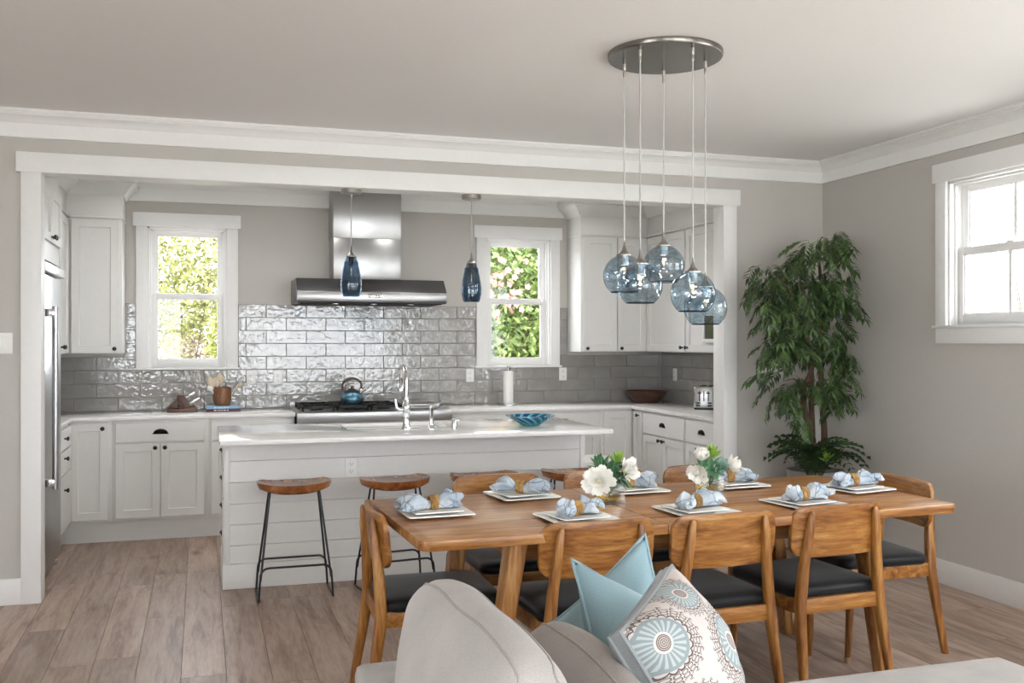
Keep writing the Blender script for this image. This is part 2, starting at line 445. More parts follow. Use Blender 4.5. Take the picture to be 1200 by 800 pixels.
# backsplash tiles, each a part of its wall
TP, TH, GR = 0.322, 0.106, 0.0028
def tile_mesh(w, h, flip=False):
    hw, hh, c, d = w/2, h/2, 0.0025, 0.008
    b = MB().add([(-hw,0,-hh),(hw,0,-hh),(hw,0,hh),(-hw,0,hh),(-hw,-d+c,-hh),(hw,-d+c,-hh),(hw,-d+c,hh),(-hw,-d+c,hh),
               (-hw+c,-d,-hh+c),(hw-c,-d,-hh+c),(hw-c,-d,hh-c),(-hw+c,-d,hh-c)],
              [(0,1,5,4),(1,2,6,5),(2,3,7,6),(3,0,4,7),(4,5,9,8),(5,6,10,9),(6,7,11,10),(7,4,8,11),(8,9,10,11)])
    return b.mesh('tile', smooth=False)
full_tile = tile_mesh(TP-GR, TH-GR); full_tile.materials.append(M['tile'])
def lay_tiles(parent, u0, u1, phase, place, cuts, maxrow):
    for row in range(8):
        za, zb = 0.914 + row*TH + GR/2, 0.914 + (row+1)*TH - GR/2
        off = phase + (TP/2 if row % 2 else 0)
        k = math.floor((u0-off)/TP)
        while off + k*TP < u1:
            a, b_ = max(u0, off+k*TP+GR/2), min(u1, off+(k+1)*TP-GR/2); k += 1
            spans = [(a, b_)]
            for c0, c1, cz in cuts:
                if za < cz - 0.02 and zb <= cz: continue
                nx = []
                for s0, s1 in spans:
                    if s1 <= c0 or s0 >= c1: nx.append((s0, s1)); continue
                    if s0 < c0: nx.append((s0, c0-GR/2))
                    if s1 > c1: nx.append((c1+GR/2, s1))
                spans = nx
            for s0, s1 in spans:
                w = s1-s0
                if w < 0.02: continue
                me = full_tile if abs(w-(TP-GR)) < 1e-4 else tile_mesh(w, TH-GR)
                place(me, (s0+s1)/2, (za+zb)/2, parent)
# (cut from, to, above this height): window casings and wall cabinets
CUTS = [(WINL-0.389, WINL+0.389, 1.245), (WINR-0.387, WINR+0.387, 1.240), (-2.0, -0.575, 1.345), (3.145, 5.0, 1.345)]
lay_tiles(kb, XKL, XKR-0.012, -0.62, lambda me, u, z, p: obj('tile', me, M['tile'], p, (u, YK-0.002, z)), CUTS, 8)
lay_tiles(kr, 6.5, YK-0.012, 6.5, lambda me, u, z, p: obj('tile', me, M['tile'], p, (XKR-0.002, u, z), (0,0,R(-90))), [(0, 9, 1.345)], 5)
g = MB()
g.box(XKL, XKR, YK-0.006, YK+0.001, 0.9, 1.245)
for a, b_, zt in ((-0.575, WINL-0.386, 1.763), (WINL+0.386, WINR-0.384, 1.763), (WINR+0.384, 3.146, 1.763)):
    g.box(a, b_, YK-0.006, YK+0.001, 1.245, zt)
g.build('grout_bed', M['grout'], kb, smooth=False)
MB().box(XKR-0.006, XKR+0.001, 6.4, YK, 0.9, 1.36).build('grout_bed', M['grout'], kr, smooth=False)

# crown moulding (frieze board, cove, bead) : profile as (distance from wall, height)
CROWN = [(0,2.74),(0,2.594),(0.018,2.594),(0.018,2.672),(0.024,2.676),(0.028,2.684),(0.040,2.698),(0.056,2.708),(0.066,2.712),(0.066,2.719),(0.078,2.719),(0.078,2.726),(0.092,2.726),(0.092,2.74)]
TR = [0]
def trim(b, label, bevel=0):
    TR[0] += 1
    return struct(b.build('trim_%d' % TR[0], M['trim'], bevel=bevel, angle=30), label)
def crown_x(y, x0, x1, label, sgn=-1, prof=CROWN, dz=0):
    b = MB(); b.prism([(y+sgn*p, z+dz) for p, z in prof], 'x', x0, x1); return trim(b, label)
def crown_y(x, y0, y1, label, sgn=-1, prof=CROWN, dz=0):
    b = MB(); b.prism([(x+sgn*p, z+dz) for p, z in prof], 'y', y0, y1); return trim(b, label)
crown_x(YP0, XL, XR, 'white crown moulding above the kitchen opening')
crown_y(XR, YREAR, YP0, 'white crown moulding on the right wall')
KC = [(p*1.15, z if z > 2.6 else 2.57) for p, z in CROWN]
crown_x(YK, -0.565, 3.14, 'white crown moulding along the kitchen back wall', prof=KC)
# casing of the wide opening
MBc = MB().box(OPL-0.103, OPL, YP0-0.02, YP0, 0, OPT)
trim(MBc, 'white left casing of the kitchen opening', 0.002)
trim(MB().box(OPR, OPR+0.105, YP0-0.02, YP0, 0, OPT), 'white right casing of the kitchen opening', 0.002)
trim(MB().box(OPL-0.127, OPR+0.131, YP0-0.026, YP0, OPT, OPT+0.112), 'white head casing of the kitchen opening', 0.002)
trim(MB().box(OPL-0.02, OPL, YP0, YP1+0.012, 0, OPT).box(OPR, OPR+0.02, YP0, YP1+0.012, 0, OPT).box(OPL-0.02, OPR+0.02, YP0, YP1+0.05, OPT, OPT+0.02), 'white jamb lining of the kitchen opening', 0.001)
def base(name, b, label): return struct(b.build(name, M['trim'], bevel=0.003), label)
base('baseboard_left', MB().box(XL, OPL-0.103, YP0-0.015, YP0, 0, 0.145), 'white baseboard left of the kitchen opening')
base('baseboard_back', MB().box(OPR+0.105, XR-0.015, YP0-0.015, YP0, 0, 0.145), 'white baseboard behind the leafy tree')
base('baseboard_right', MB().box(XR-0.015, XR, YREAR, YP0, 0, 0.145), 'white baseboard along the right wall')

# ------------------------------------------------------------------ windows
WN = [0]
def window(label, loc, rz, w, z0, z1, muntin=False, apron=False, cas=0.085, headh=0.108, over=0.022, stile=0.05, simple=False):
    """double-hung window; local x across, interior towards -y, wall face at y=0"""
    WN[0] += 1
    r = bpy.data.objects.new('window_%d' % WN[0], None); COL.objects.link(r)
    r.location = loc; r.rotation_euler = (0,0,rz); struct(r, label); r.empty_display_size = 0.1
    h = w/2; T = M['trim']
    if not simple:
        for s in (-1, 1):
            a, b_ = sorted((s*h, s*(h+cas)))
            MB().box(a, b_, -0.02, 0, z0, z1).build('side_casing', T, r, bevel=0.0015)
        MB().box(-h-cas-over, h+cas+over, -0.026, 0, z1, z1+headh).build('head_casing', T, r, bevel=0.0015)
        MB().box(-h-cas-over*0.7, h+cas+over*0.7, -0.034, 0.06, z0-0.016, z0).build('sill', T, r, bevel=0.0025)
        if apron: MB().box(-h-cas, h+cas, -0.018, 0, z0-0.108, z0-0.016).build('apron', T, r, bevel=0.0015)
    j = MB().box(-h, -h+0.016, 0, 0.135, z0, z1).box(h-0.016, h, 0, 0.135, z0, z1).box(-h, h, 0, 0.135, z1-0.016, z1).box(-h, h, 0.05, 0.135, z0, z0+0.012)
    j.box(-h+0.016, -h+0.03, 0.03, 0.045, z0, z1).box(h-0.03, h-0.016, 0.03, 0.045, z0, z1).box(-h+0.016, h-0.016, 0.03, 0.045, z1-0.03, z1-0.016)
    j.build('jamb', T, r, bevel=0.001)
    zm = (z0+z1)/2 - 0.004
    def sash(name, y, za, zb, bot, top):
        a = h-0.018
        s = MB().box(-a, -a+stile, y, y+0.032, za, zb).box(a-stile, a, y, y+0.032, za, zb).box(-a+stile, a-stile, y, y+0.032, za, za+bot).box(-a+stile, a-stile, y, y+0.032, zb-top, zb)
        i = a-stile
        # glazing bead
        s.box(-i, -i+0.008, y+0.008, y+0.024, za+bot, zb-top).box(i-0.008, i, y+0.008, y+0.024, za+bot, zb-top).box(-i, i, y+0.008, y+0.024, za+bot, za+bot+0.008).box(-i, i, y+0.008, y+0.024, zb-top-0.008, zb-top)
        o = s.build(name, T, r, bevel=0.001)
        MB().box(-i, i, y+0.014, y+0.018, za+bot, zb-top).build('pane', M['pane'], o, smooth=False)
        if muntin:
            MB().box(-0.011, 0.011, y+0.006, y+0.026, za+bot, zb-top).build('muntin', T, o, bevel=0.001)
        return o
    u = sash('upper_sash', 0.088, zm-0.005, z1-0.018, 0.038, 0.042)
    l = sash('lower_sash', 0.05, z0+0.012, zm+0.035, 0.052, 0.04)
    MB().prism([(0.05,zm+0.035),(0.082,zm+0.035),(0.078,zm+0.047),(0.056,zm+0.047)], 'x', -0.025, 0.025).build('sash_lock', M['plastic'], l, bevel=0.002)
    return r
window('kitchen window left of the range hood', (WINL, YK, 0), 0, 0.604, WZ0, WZ1)
window('kitchen window right of the range hood', (WINR, YK, 0), 0, 0.606, WZ0-0.005, WZ1-0.002)
window('two-over-two window in the right wall', (XR, 4.333, 0), R(-90), 0.826, 1.556, 2.418, muntin=True, apron=True, headh=0.113)
window('added unseen wide window in the right wall beside the sitting area', (XR, -1.85, 0), R(-90), 1.8, 0.45, 2.35, apron=True)  # out of view, added to balance the room light
window('added unseen window in the right wall between the two others', (XR, 2.2, 0), R(-90), 1.8, 0.95, 2.35, apron=True)  # unseen opening added to brighten the ceiling and floor at the right
window('wide glazed opening in the rear wall', (2.1, YREAR, 0), R(180), 3.5, 0.05, 2.35)
window('added unseen wide window in the left wall of the sitting area', (XL, -0.05, 0), R(90), 3.1, 0.4, 2.35)  # unseen, put in to light the right wall and the sofa
window('added unseen rear window beside the glazed opening', (-1.1, YREAR, 0), R(180), 1.6, 0.95, 2.35)  # unseen extra window, sized to balance light on the opening wall

# ================================================================== KITCHEN
def knob_mesh():
    # round knob whose axis is -y
    b = MB().lathe([(0.009,0),(0.006,0.004),(0.0055,0.012),(0.012,0.016),(0.0155,0.022),(0.014,0.028),(0.006,0.031)], 14)
    return b.rot(Matrix.Rotation(R(90), 4, 'X')).mesh('knob')
KNOB = knob_mesh(); KNOB.materials.append(M['black'])
def cup_mesh():
    b = MB(); W, H, D = 0.052, 0.036, 0.026; rings = []
    for i in range(6):
        ph = R(90)*i/5
        rings.append([(W*math.cos(R(180)*j/12)*math.cos(ph)*1.0, -D*math.sin(ph)*(0.25+0.75*math.sin(R(180)*j/12)), H*math.sin(R(180)*j/12)*(0.35+0.65*math.cos(ph))) for j in range(13)])
    # dome from rim (back) to front lip
    b.loft(rings, cap=False, closed=False)
    inner = [[(x*0.92, y*0.9+0.001, z*0.92) for x, y, z in rr] for rr in rings]
    b.loft(inner, cap=False, closed=False)
    b.box(-W-0.004, W+0.004, -0.002, 0, -0.003, 0.004)
    return b.mesh('cup_pull')
CUP = cup_mesh(); CUP.materials.append(M['bronze'])
def shaker(w, h, t=0.02, fr=0.058, rec=0.012, flat=False):
    """frame-and-panel front: local x 0..w, z 0..h, front towards -y"""
    b = MB()
    if flat or w < 2.6*fr:
        return b.box(0, w, -t, 0, 0, h)
    f2 = fr + 0.002
    o = [(0,-t,0),(w,-t,0),(w,-t,h),(0,-t,h)]
    i1 = [(fr,-t,fr),(w-fr,-t,fr),(w-fr,-t,h-fr),(fr,-t,h-fr)]
    i2 = [(f2,-t+rec,f2),(w-f2,-t+rec,f2),(w-f2,-t+rec,h-f2),(f2,-t+rec,h-f2)]
    k = [(0,0,0),(w,0,0),(w,0,h),(0,0,h)]
    fs = []
    for j in range(4):
        n = (j+1) % 4
        fs += [(j, n, 4+n, 4+j), (4+j, 4+n, 8+n, 8+j), (12+j, 12+n, n, j)]
    fs += [(8,9,10,11), (15,14,13,12)]
    return b.add(o+i1+i2+k, fs)
def cabinet(name, label, loc, rz, w, d, z0, z1, fronts, toe=True, toe_x0=0.0, group=None, toe_h=0.10, cat='cabinet', extra=None):
    """unit with its front plane at local y=0, body behind it"""
    r = thing(name, label, cat, loc, rz, group)
    MB().box(0, w, 0, d, z0, z1).build('body', M['cab'], r, bevel=0.001)
    if toe: MB().box(toe_x0, w, 0.045, d, 0, z0).build('toe_kick', M['cab'], r, smooth=False)
    for kind, x0, x1, a, b_, pull in fronts:
        o = shaker(x1-x0, b_-a, fr=0.055 if kind == 'door' else 0.03, flat=(kind == 'drawer')).build(kind if kind != 'drawer' else 'drawer_front', M['cab'], r, bevel=0.0012, seg=1, loc=(x0, -0.001, a))
        if pull == 'cup': obj('cup_pull', CUP, None, o, ((x1-x0)/2, -0.02, (b_-a)/2-0.01))
        elif pull: obj('knob', KNOB, None, o, (pull[0]-x0, -0.02, pull[1]-a))
    if extra: extra(r)
    return r
YF, YU = 7.595, 7.87        # base and wall cabinet fronts on the back wall
g = 'white base cabinets along the back wall'
CB = 0.886                   # underside of worktops
cabinet('base_cabinet', 'narrow white base cabinet with one door and black knob in the left corner', (-0.905, YF, 0), 0, 0.285, 0.59, 0.15, CB,
        [('door', 0.008, 0.262, 0.172, 0.868, (0.227, 0.832))], group=g, toe_x0=-0.06)
cabinet('base_cabinet', 'white base cabinet with cup-pull drawer over two knobbed doors below the left window', (-0.62, YF, 0), 0, 0.668, 0.59, 0.15, CB,
        [('drawer', 0.028, 0.642, 0.726, 0.862, 'cup'), ('door', 0.026, 0.331, 0.175, 0.712, (0.298, 0.683)), ('door', 0.337, 0.642, 0.175, 0.712, (0.366, 0.683))], group=g)
cabinet('base_cabinet', 'white base cabinet between the left window unit and the range', (0.048, YF, 0), 0, 0.632, 0.59, 0.15, CB,
        [('drawer', 0.022, 0.61, 0.726, 0.862, 'cup'), ('door', 0.022, 0.313, 0.175, 0.712, (0.285, 0.683)), ('door', 0.319, 0.61, 0.175, 0.712, (0.347, 0.683))], group=g)
cabinet('base_cabinet', 'white base cabinet just right of the range with cup-pull drawer', (1.905, YF, 0), 0, 0.64, 0.59, 0.15, CB,
        [('drawer', 0.02, 0.62, 0.726, 0.862, 'cup'), ('door', 0.02, 0.317, 0.175, 0.712, (0.289, 0.683)), ('door', 0.323, 0.62, 0.175, 0.712, (0.351, 0.683))], group=g)
cabinet('base_cabinet', 'white base cabinet with cup-pull drawer behind the blue glass bowl', (2.545, YF, 0), 0, 0.675, 0.59, 0.15, CB,
        [('drawer', 0.02, 0.65, 0.726, 0.862, 'cup'), ('door', 0.02, 0.332, 0.175, 0.712, (0.304, 0.683)), ('door', 0.338, 0.65, 0.175, 0.712, (0.366, 0.683))], group=g)
cabinet('base_cabinet', 'white corner base cabinet with one plain door below the wooden bowl', (3.22, YF, 0), 0, 0.29, 0.59, 0.15, CB,
        [('door', 0.02, 0.278, 0.172, 0.868, None)], group=g)
# right run (faces -x): local x runs towards -Y
XF = 3.515
g = 'white base cabinets along the right wall'
cabinet('base_cabinet', 'narrow white corner cabinet with one knob on the right run', (XF, YF-0.02, 0), R(-90), 0.205, 0.58, 0.15, CB,
        [('door', 0.02, 0.195, 0.172, 0.868, (0.14, 0.842))], group=g)
cabinet('base_cabinet', 'white base cabinet with cup-pull drawer over two doors below the wooden bowl end', (XF, 7.37, 0), R(-90), 0.75, 0.58, 0.15, CB,
        [('drawer', 0.012, 0.728, 0.705, 0.868, 'cup'), ('door', 0.012, 0.366, 0.175, 0.690, (0.335, 0.665)), ('door', 0.374, 0.728, 0.175, 0.690, (0.405, 0.665))], group=g)
cabinet('base_cabinet', 'white base cabinet with cup-pull drawer next to the right casing of the opening', (XF, 6.62, 0), R(-90), 0.51, 0.58, 0.15, CB,
        [('drawer', 0.012, 0.50, 0.705, 0.868, 'cup'), ('door', 0.012, 0.252, 0.175, 0.690, (0.222, 0.665)), ('door', 0.26, 0.50, 0.175, 0.690, (0.29, 0.665))], group=g)
# left run (faces +x)
cabinet('drawer_cabinet', 'white three-drawer base cabinet beside the refrigerator', (-0.905, 7.0, 0), R(90), 0.575, 0.61, 0.15, CB,
        [('drawer', 0.015, 0.56, 0.726, 0.862, (0.20, 0.80)), ('drawer', 0.015, 0.56, 0.56, 0.712, (0.20, 0.665)), ('drawer', 0.015, 0.56, 0.175, 0.545, (0.20, 0.45))], group=None)

# wall cabinets with their frieze and crown
CRW = [(0, 2.74), (0, 2.555), (0.016, 2.555), (0.03, 2.57), (0.05, 2.60), (0.075, 2.625), (0.095, 2.64), (0.095, 2.66), (0.11, 2.66), (0.11, 2.74)]
def upper(name, label, loc, rz, w, d, fronts, crown=True, ends=(0,0), zb=1.37):
    def ex(r):
        b = MB().box(-0.004*ends[0], w+0.004*ends[1], -0.006, d, 2.395, 2.56)
        b.build('frieze', M['cab'], r, bevel=0.0015)
        MB().box(-0.008*ends[0], w+0.008*ends[1], -0.026, d, 2.382, 2.396).build('moulding_bead', M['cab'], r, bevel=0.002)
        rings = []
        if ends[0]: rings.append([(-p, d, z) for p, z in CRW]); rings.append([(-p, -p, z) for p, z in CRW])
        else: rings.append([(0, -p, z) for p, z in CRW])
        if ends[1]: rings.append([(w+p, -p, z) for p, z in CRW]); rings.append([(w+p, d, z) for p, z in CRW])
        else: rings.append([(w, -p, z) for p, z in CRW])
        MB().loft(rings).build('crown', M['cab'], r, angle=30)
    return cabinet(name, label, loc, rz, w, d, zb, 2.382, fronts, toe=False, group='white wall cabinets', cat='cabinet', extra=ex)
upper('wall_cabinet', 'tall white wall cabinet left of the left window with black knob', (-0.955, YU, 0), 0, 0.385, 0.325,
      [('door', 0.035, 0.362, 1.376, 2.368, (0.335, 1.405))], ends=(0,1))
upper('wall_cabinet', 'white wall cabinet on the left wall between refrigerator and corner', (-0.955, 7.03, 0), R(90), 0.84, 0.56,
      [('door', 0.03, 0.42, 1.376, 2.368, (0.39, 1.42)), ('door', 0.43, 0.82, 1.376, 2.368, (0.46, 1.42))])
upper('wall_cabinet', 'white two-door wall cabinet right of the right window', (3.146, YU, 0), 0, 0.94, 0.325,
      [('door', 0.022, 0.335, 1.376, 2.368, (0.05, 1.40)), ('door', 0.345, 0.62, 1.376, 2.368, (0.373, 1.40))], ends=(1,0))
upper('wall_cabinet', 'white two-door wall cabinet on the right wall above the toaster', (3.785, YU, 0), R(-90), 1.77, 0.31,
      [('door', 0.03, 0.735, 1.376, 2.368, (0.70, 1.41)), ('door', 0.755, 1.26, 1.376, 2.368, (0.785, 1.41)), ('door', 1.27, 1.76, 1.376, 2.368, (1.30, 1.41))])

# worktops
def slab(b, name, label, bevel=0.003):
    o = b.build(name, M['quartz'], None, bevel=bevel); return tag(o, label, 'countertop')
ZT0, ZT1 = CB, 0.914
slab(MB().prism([(XKL+0.002, 6.995), (-0.880, 6.995), (-0.880, YF-0.025), (0.685, YF-0.025), (0.685, YK-0.004), (XKL+0.002, YK-0.004)], 'z', ZT0, ZT1), 'countertop', 'white quartz countertop left of the range under the left window')
slab(MB().prism([(1.905, YF-0.025), (3.486, YF-0.025), (3.486, 6.12), (XKR-0.004, 6.12), (XKR-0.004, YK-0.004), (1.905, YK-0.004)], 'z', ZT0, ZT1), 'countertop', 'white quartz corner countertop right of the range')

# refrigerator
r = thing('refrigerator', 'tall stainless built-in refrigerator at the left jamb of the opening', 'refrigerator', (-0.915, 6.125, 0), R(90))
MB().box(0, 0.865, 0.0, 0.59, 0.11, 1.95).build('body', M['steelz'], r, bevel=0.002)
MB().box(0.0, 0.865, 0.06, 0.59, 0.0, 0.11).build('toe_grille', M['darksteel'], r, bevel=0.002)
d1 = MB().box(0.004, 0.862, -0.035, -0.002, 0.07, 1.86).build('door', M['steelz'], r, bevel=0.004)
hb = MB().tube([(0.075, -0.105, 0.60), (0.075, -0.105, 1.665)], 0.017, 14)
hd = hb.build('handle', M['steelz'], d1)
MB().box(0.058, 0.092, -0.105, -0.035, 0.615, 0.66).box(0.058, 0.092, -0.105, -0.035, 1.605, 1.65).build('handle_bracket', M['chrome'], d1, bevel=0.004)
MB().box(0.0, 0.865, -0.06, 0.0, 1.872, 1.925).build('top_rail', M['steel'], r, bevel=0.004)
for x in (0.02, 0.82): MB().box(x, x+0.03, -0.02, 0.01, 0.0, 0.05).build('foot', M['chrome'], r, bevel=0.004)
cabinet('wall_cabinet', 'white two-door cabinet above the refrigerator', (-0.895, 6.125, 0), R(90), 0.865, 0.61, 1.955, 2.42,
        [('door', 0.006, 0.428, 2.07, 2.40, (0.40, 2.10)), ('door', 0.436, 0.858, 2.07, 2.40, (0.464, 2.10))], toe=False, group='white wall cabinets',
        extra=lambda r: MB().box(0, 0.865, 0, 0.61, 2.42, 2.735).build('frieze', M['cab'], r, bevel=0.001))

# range
r = thing('range', 'wide stainless gas range under the hood', 'range', (0.69, 7.47, 0))
W = 1.208
MB().box(0, W, 0.06, 0.715, 0.1, 0.90).build('body', M['steel'], r, bevel=0.002)
MB().box(0.02, W-0.02, 0.12, 0.7, 0, 0.1).build('toe_kick', M['darksteel'], r, smooth=False)
MB().prism([(0.045,0.74),(0.0,0.845),(0.0,0.915),(0.02,0.926),(0.715,0.926),(0.715,0.86),(0.06,0.74)], 'x', 0, W).build('cooktop', M['steel'], r, bevel=0.003)
MB().box(0.0, W, 0.675, 0.715, 0.926, 0.965).build('back_trim', M['steel'], r, bevel=0.003)
for i in range(8):
    x = 0.09 + i*(W-0.18)/7
    k = MB().lathe([(0.026,0),(0.026,0.008),(0.02,0.01),(0.02,0.035),(0.017,0.038)], 16).rot(Matrix.Rotation(R(90),4,'X'))
    k.build('control_knob', M['black'], r, loc=(x, 0.021, 0.795), rot=(R(-22),0,0))
dr = MB().box(0.015, 0.76, 0.02, 0.06, 0.17, 0.77).build('oven_door', M['steel'], r, bevel=0.003)
MB().tube([(0.06,-0.02,0.72),(0.715,-0.02,0.72)], 0.013, 10).box(0.07,0.085,-0.02,0.02,0.713,0.727).box(0.69,0.705,-0.02,0.02,0.713,0.727).build('handle', M['steel'], dr)
dr = MB().box(0.775, W-0.015, 0.02, 0.06, 0.17, 0.77).build('oven_door', M['steel'], r, bevel=0.003)
MB().tube([(0.81,-0.02,0.72),(W-0.05,-0.02,0.72)], 0.013, 10).box(0.82,0.835,-0.02,0.02,0.713,0.727).box(W-0.075,W-0.06,-0.02,0.02,0.713,0.727).build('handle', M['steel'], dr)
for i in range(3):
    x0 = 0.04 + i*0.262
    b = MB()
    for y in (0.06, 0.355, 0.64): b.box(x0, x0+0.25, y, y+0.016, 0.945, 0.963)
    for x in (x0, x0+0.234): b.box(x, x+0.016, 0.06, 0.656, 0.945, 0.963)
    for q in range(9):
        x = x0+0.022+q*0.0255
        if i == 1: b.box(x, x+0.009, 0.065, 0.65, 0.95, 0.966)
    for cy in (0.21, 0.5):
        for a in range(4):
            dx, dy = math.cos(R(45+90*a)), math.sin(R(45+90*a))
            b.tube([(x0+0.125+dx*0.03, cy+dy*0.03, 0.957), (x0+0.125+dx*0.15*0.75, cy+dy*0.15*0.85, 0.957)], 0.008, 6)
    for x in (x0+0.008, x0+0.242):
        for y in (0.07, 0.36, 0.645): b.tube([(x,y,0.926),(x,y,0.95)], 0.009, 6)
    b.build('grate', M['iron'], r, bevel=0)
    for cy in (0.21, 0.5):
        MB().lathe([(0.05,0.926),(0.05,0.934),(0.034,0.936),(0.034,0.946),(0.028,0.949)], 18, (x0+0.125, cy, 0)).build('burner', M['iron'], r)
MB().box(0.84, W-0.09, 0.06, 0.62, 0.93, 0.972).build('griddle_cover', M['steel'], r, bevel=0.008)
MB().tube([(0.87,0.055,0.958),(W-0.12,0.055,0.958)], 0.011, 10).build('griddle_handle', M['steel'], r)

# range hood
r = thing('range_hood', 'stainless chimney range hood with dark sloped canopy', 'range hood', (0.706, YK, 0))
HW = 1.188
MB().prism([(-0.006,1.775),(-0.006,1.958),(-0.44,1.958),(-0.545,1.852),(-0.545,1.772),(-0.52,1.765),(-0.03,1.765)], 'x', 0, HW).build('canopy', M['darksteel'], r, bevel=0.002)
MB().box(0.002, HW-0.002, -0.551, -0.544, 1.785, 1.85).build('front_band', M['steel'], r, bevel=0.002)
MB().box(0.03, HW-0.03, -0.50, -0.05, 1.758, 1.768).build('filter', M['iron'], r, bevel=0.001)
for i in range(3):
    MB().lathe([(0.028,0),(0.028,0.006),(0.02,0.008)], 12, (0.3+0.3*i, -0.5, 1.752)).build('lamp', M['steel'], r)
MB().box(0.312, 0.862, -0.285, -0.006, 1.958, 2.30).build('chimney', M['steelz'], r, bevel=0.002)
MB().box(0.309, 0.865, -0.288, -0.006, 2.30, 2.735).build('chimney_cover', M['steelz'], r, bevel=0.002)
bd = MB().box(0.545, 0.66, -0.556, -0.55, 1.806, 1.836).build('badge', M['chrome'], r, bevel=0.001)
fc = bpy.data.curves.new('lettering', 'FONT'); fc.body = 'KitchenAid'; fc.size = 0.023; fc.extrude = 0.0004; fc.align_x = 'CENTER'; fc.align_y = 'CENTER'
tmp = bpy.data.objects.new('tmp', fc); COL.objects.link(tmp)
bpy.context.view_layer.update()
tme = bpy.data.meshes.new_from_object(tmp.evaluated_get(bpy.context.evaluated_depsgraph_get()))
bpy.data.objects.remove(tmp)
obj('lettering', tme, M['black'], bd, (0.6025, -0.5565, 1.821), (R(90), 0, 0))

# island
IX0, IX1, IY0, IY1 = 0.125, 2.41, 5.957, 6.535
r = thing('kitchen_island', 'white island base clad in horizontal boards', 'kitchen island', (0, 0, 0))
MB().box(IX0+0.014, IX1-0.014, IY0+0.014, IY1, 0.0, CB).build('body', M['cab'], r, smooth=False)
zs = [0.886, 0.753, 0.627, 0.501, 0.377, 0.254, 0.146]
for a, b_ in zip(zs[1:], zs[:-1]):
    MB().box(IX0+0.03, IX1-0.03, IY0+0.003, IY0+0.016, a+0.0014, b_-0.0014).build('board', M['cab'], r, bevel=0.0016, seg=1)
for x0, x1 in ((IX0, IX0+0.034), (IX1-0.034, IX1)):
    MB().box(x0, x1, IY0-0.003, IY0+0.045, 0.146, CB).build('corner_post', M['cab'], r, bevel=0.0015)
for a, b_ in zip(zs[1:], zs[:-1]):
    MB().box(IX1-0.014, IX1-0.002, IY0+0.045, IY1, a+0.0014, b_-0.0014).build('board', M['cab'], r, bevel=0.0016, seg=1)
MB().box(IX0-0.006, IX1+0.006, IY0-0.006, IY0+0.012, 0, 0.146).box(IX1-0.01, IX1+0.006, IY0, IY1, 0, 0.146).build('baseboard', M['cab'], r, bevel=0.002)
MB().box(IX0-0.006, IX0+0.02, IY0+0.012, IY1-0.06, 0, 0.16).build('baseboard', M['cab'], r, bevel=0.002)
for i, (a, b_) in enumerate(((0.19,0.35),(0.36,0.52),(0.53,0.69),(0.70,0.86))):
    o = MB().box(IX0-0.005, IX0+0.014, IY0+0.06, IY1-0.02, a, b_).build('drawer_front', M['cab'], r, bevel=0.0015)
    obj('cup_pull', CUP, None, o, (IX0-0.005, (IY0+IY1)/2, (a+b_)/2), (0,0,R(-90))).scale = (1.0, 0.55, 0.8)
SX0, SX1, SY0, SY1 = 0.87, 1.52, 6.07, 6.46
TX0, TX1, TY0, TY1 = 0.097, 2.442, 5.562, 6.56
b = MB()
out = [(TX0,TY0),(TX1,TY0),(TX1,TY1),(TX0,TY1)]; inn = [(SX0,SY0),(SX1,SY0),(SX1,SY1),(SX0,SY1)]
vs = [(x,y,z) for z in (CB+0.0005, 0.914) for x, y in out+inn]
fs = []
for j in range(4):
    n = (j+1) % 4
    fs += [(j,n,4+n,4+j), (8+j,12+j,12+n,8+n), (j,8+j,8+n,n), (4+j,4+n,12+n,12+j)]
o = b.add(vs, fs).build('island_countertop', M['quartz'], None, bevel=0.0035)
tag(o, 'white quartz island countertop overhanging the stools', 'countertop')
r = thing('sink', 'stainless undermount sink in the island countertop', 'sink', (SX0, SY0, 0.66))
w, d, h = SX1-SX0, SY1-SY0, 0.225
MB().box(-0.012, w+0.012, -0.012, d+0.012, 0, 0.01).box(-0.012,0,-0.012,d+0.012,0.01,h).box(w,w+0.012,-0.012,d+0.012,0.01,h).box(0,w,-0.012,0,0.01,h).box(0,w,d,d+0.012,0.01,h).build('basin', M['steel'], r, bevel=0.002)
MB().lathe([(0.045,0.01),(0.045,0.014),(0.03,0.015)], 16, (w/2, d/2, 0)).build('drain', M['chrome'], r)
# faucet
r = thing('faucet', 'tall chrome gooseneck faucet on the island', 'faucet', (1.215, 5.955, 0.914))
MB().lathe([(0.031,0),(0.031,0.008),(0.026,0.012),(0.022,0.03),(0.019,0.06),(0.02,0.10),(0.026,0.118),(0.028,0.135),(0.024,0.155),(0.017,0.168),(0.017,0.2),(0.0125,0.204)], 20).build('body', M['chrome'], r)
path = [(0,0,0.19),(0,0,0.24),(0,0,0.30)] + [(0, 0.085-0.085*math.cos(R(a)), 0.30+0.085*math.sin(R(a))) for a in range(15,181,15)] + [(0,0.172,0.275)]
MB().tube(path, 0.0125, 12).build('gooseneck', M['chrome'], r)
MB().lathe([(0.013,0.28),(0.018,0.268),(0.021,0.245),(0.022,0.232),(0.015,0.229)], 16, (0,0.173,0)).build('spray_head', M['chrome'], r)
hn = MB().tube([(-0.015,0,0.125),(-0.045,0,0.125),(-0.06,0,0.135),(-0.066,0,0.16),(-0.07,0,0.19)], [0.014,0.013,0.012,0.008,0.007], 10).build('lever', M['chrome'], r)
r = thing('side_sprayer', 'chrome side sprayer next to the gooseneck faucet', 'sprayer', (1.365, 5.915, 0.914))
MB().lathe([(0.026,0),(0.026,0.006),(0.02,0.012),(0.016,0.03)], 18).build('base', M['chrome'], r)
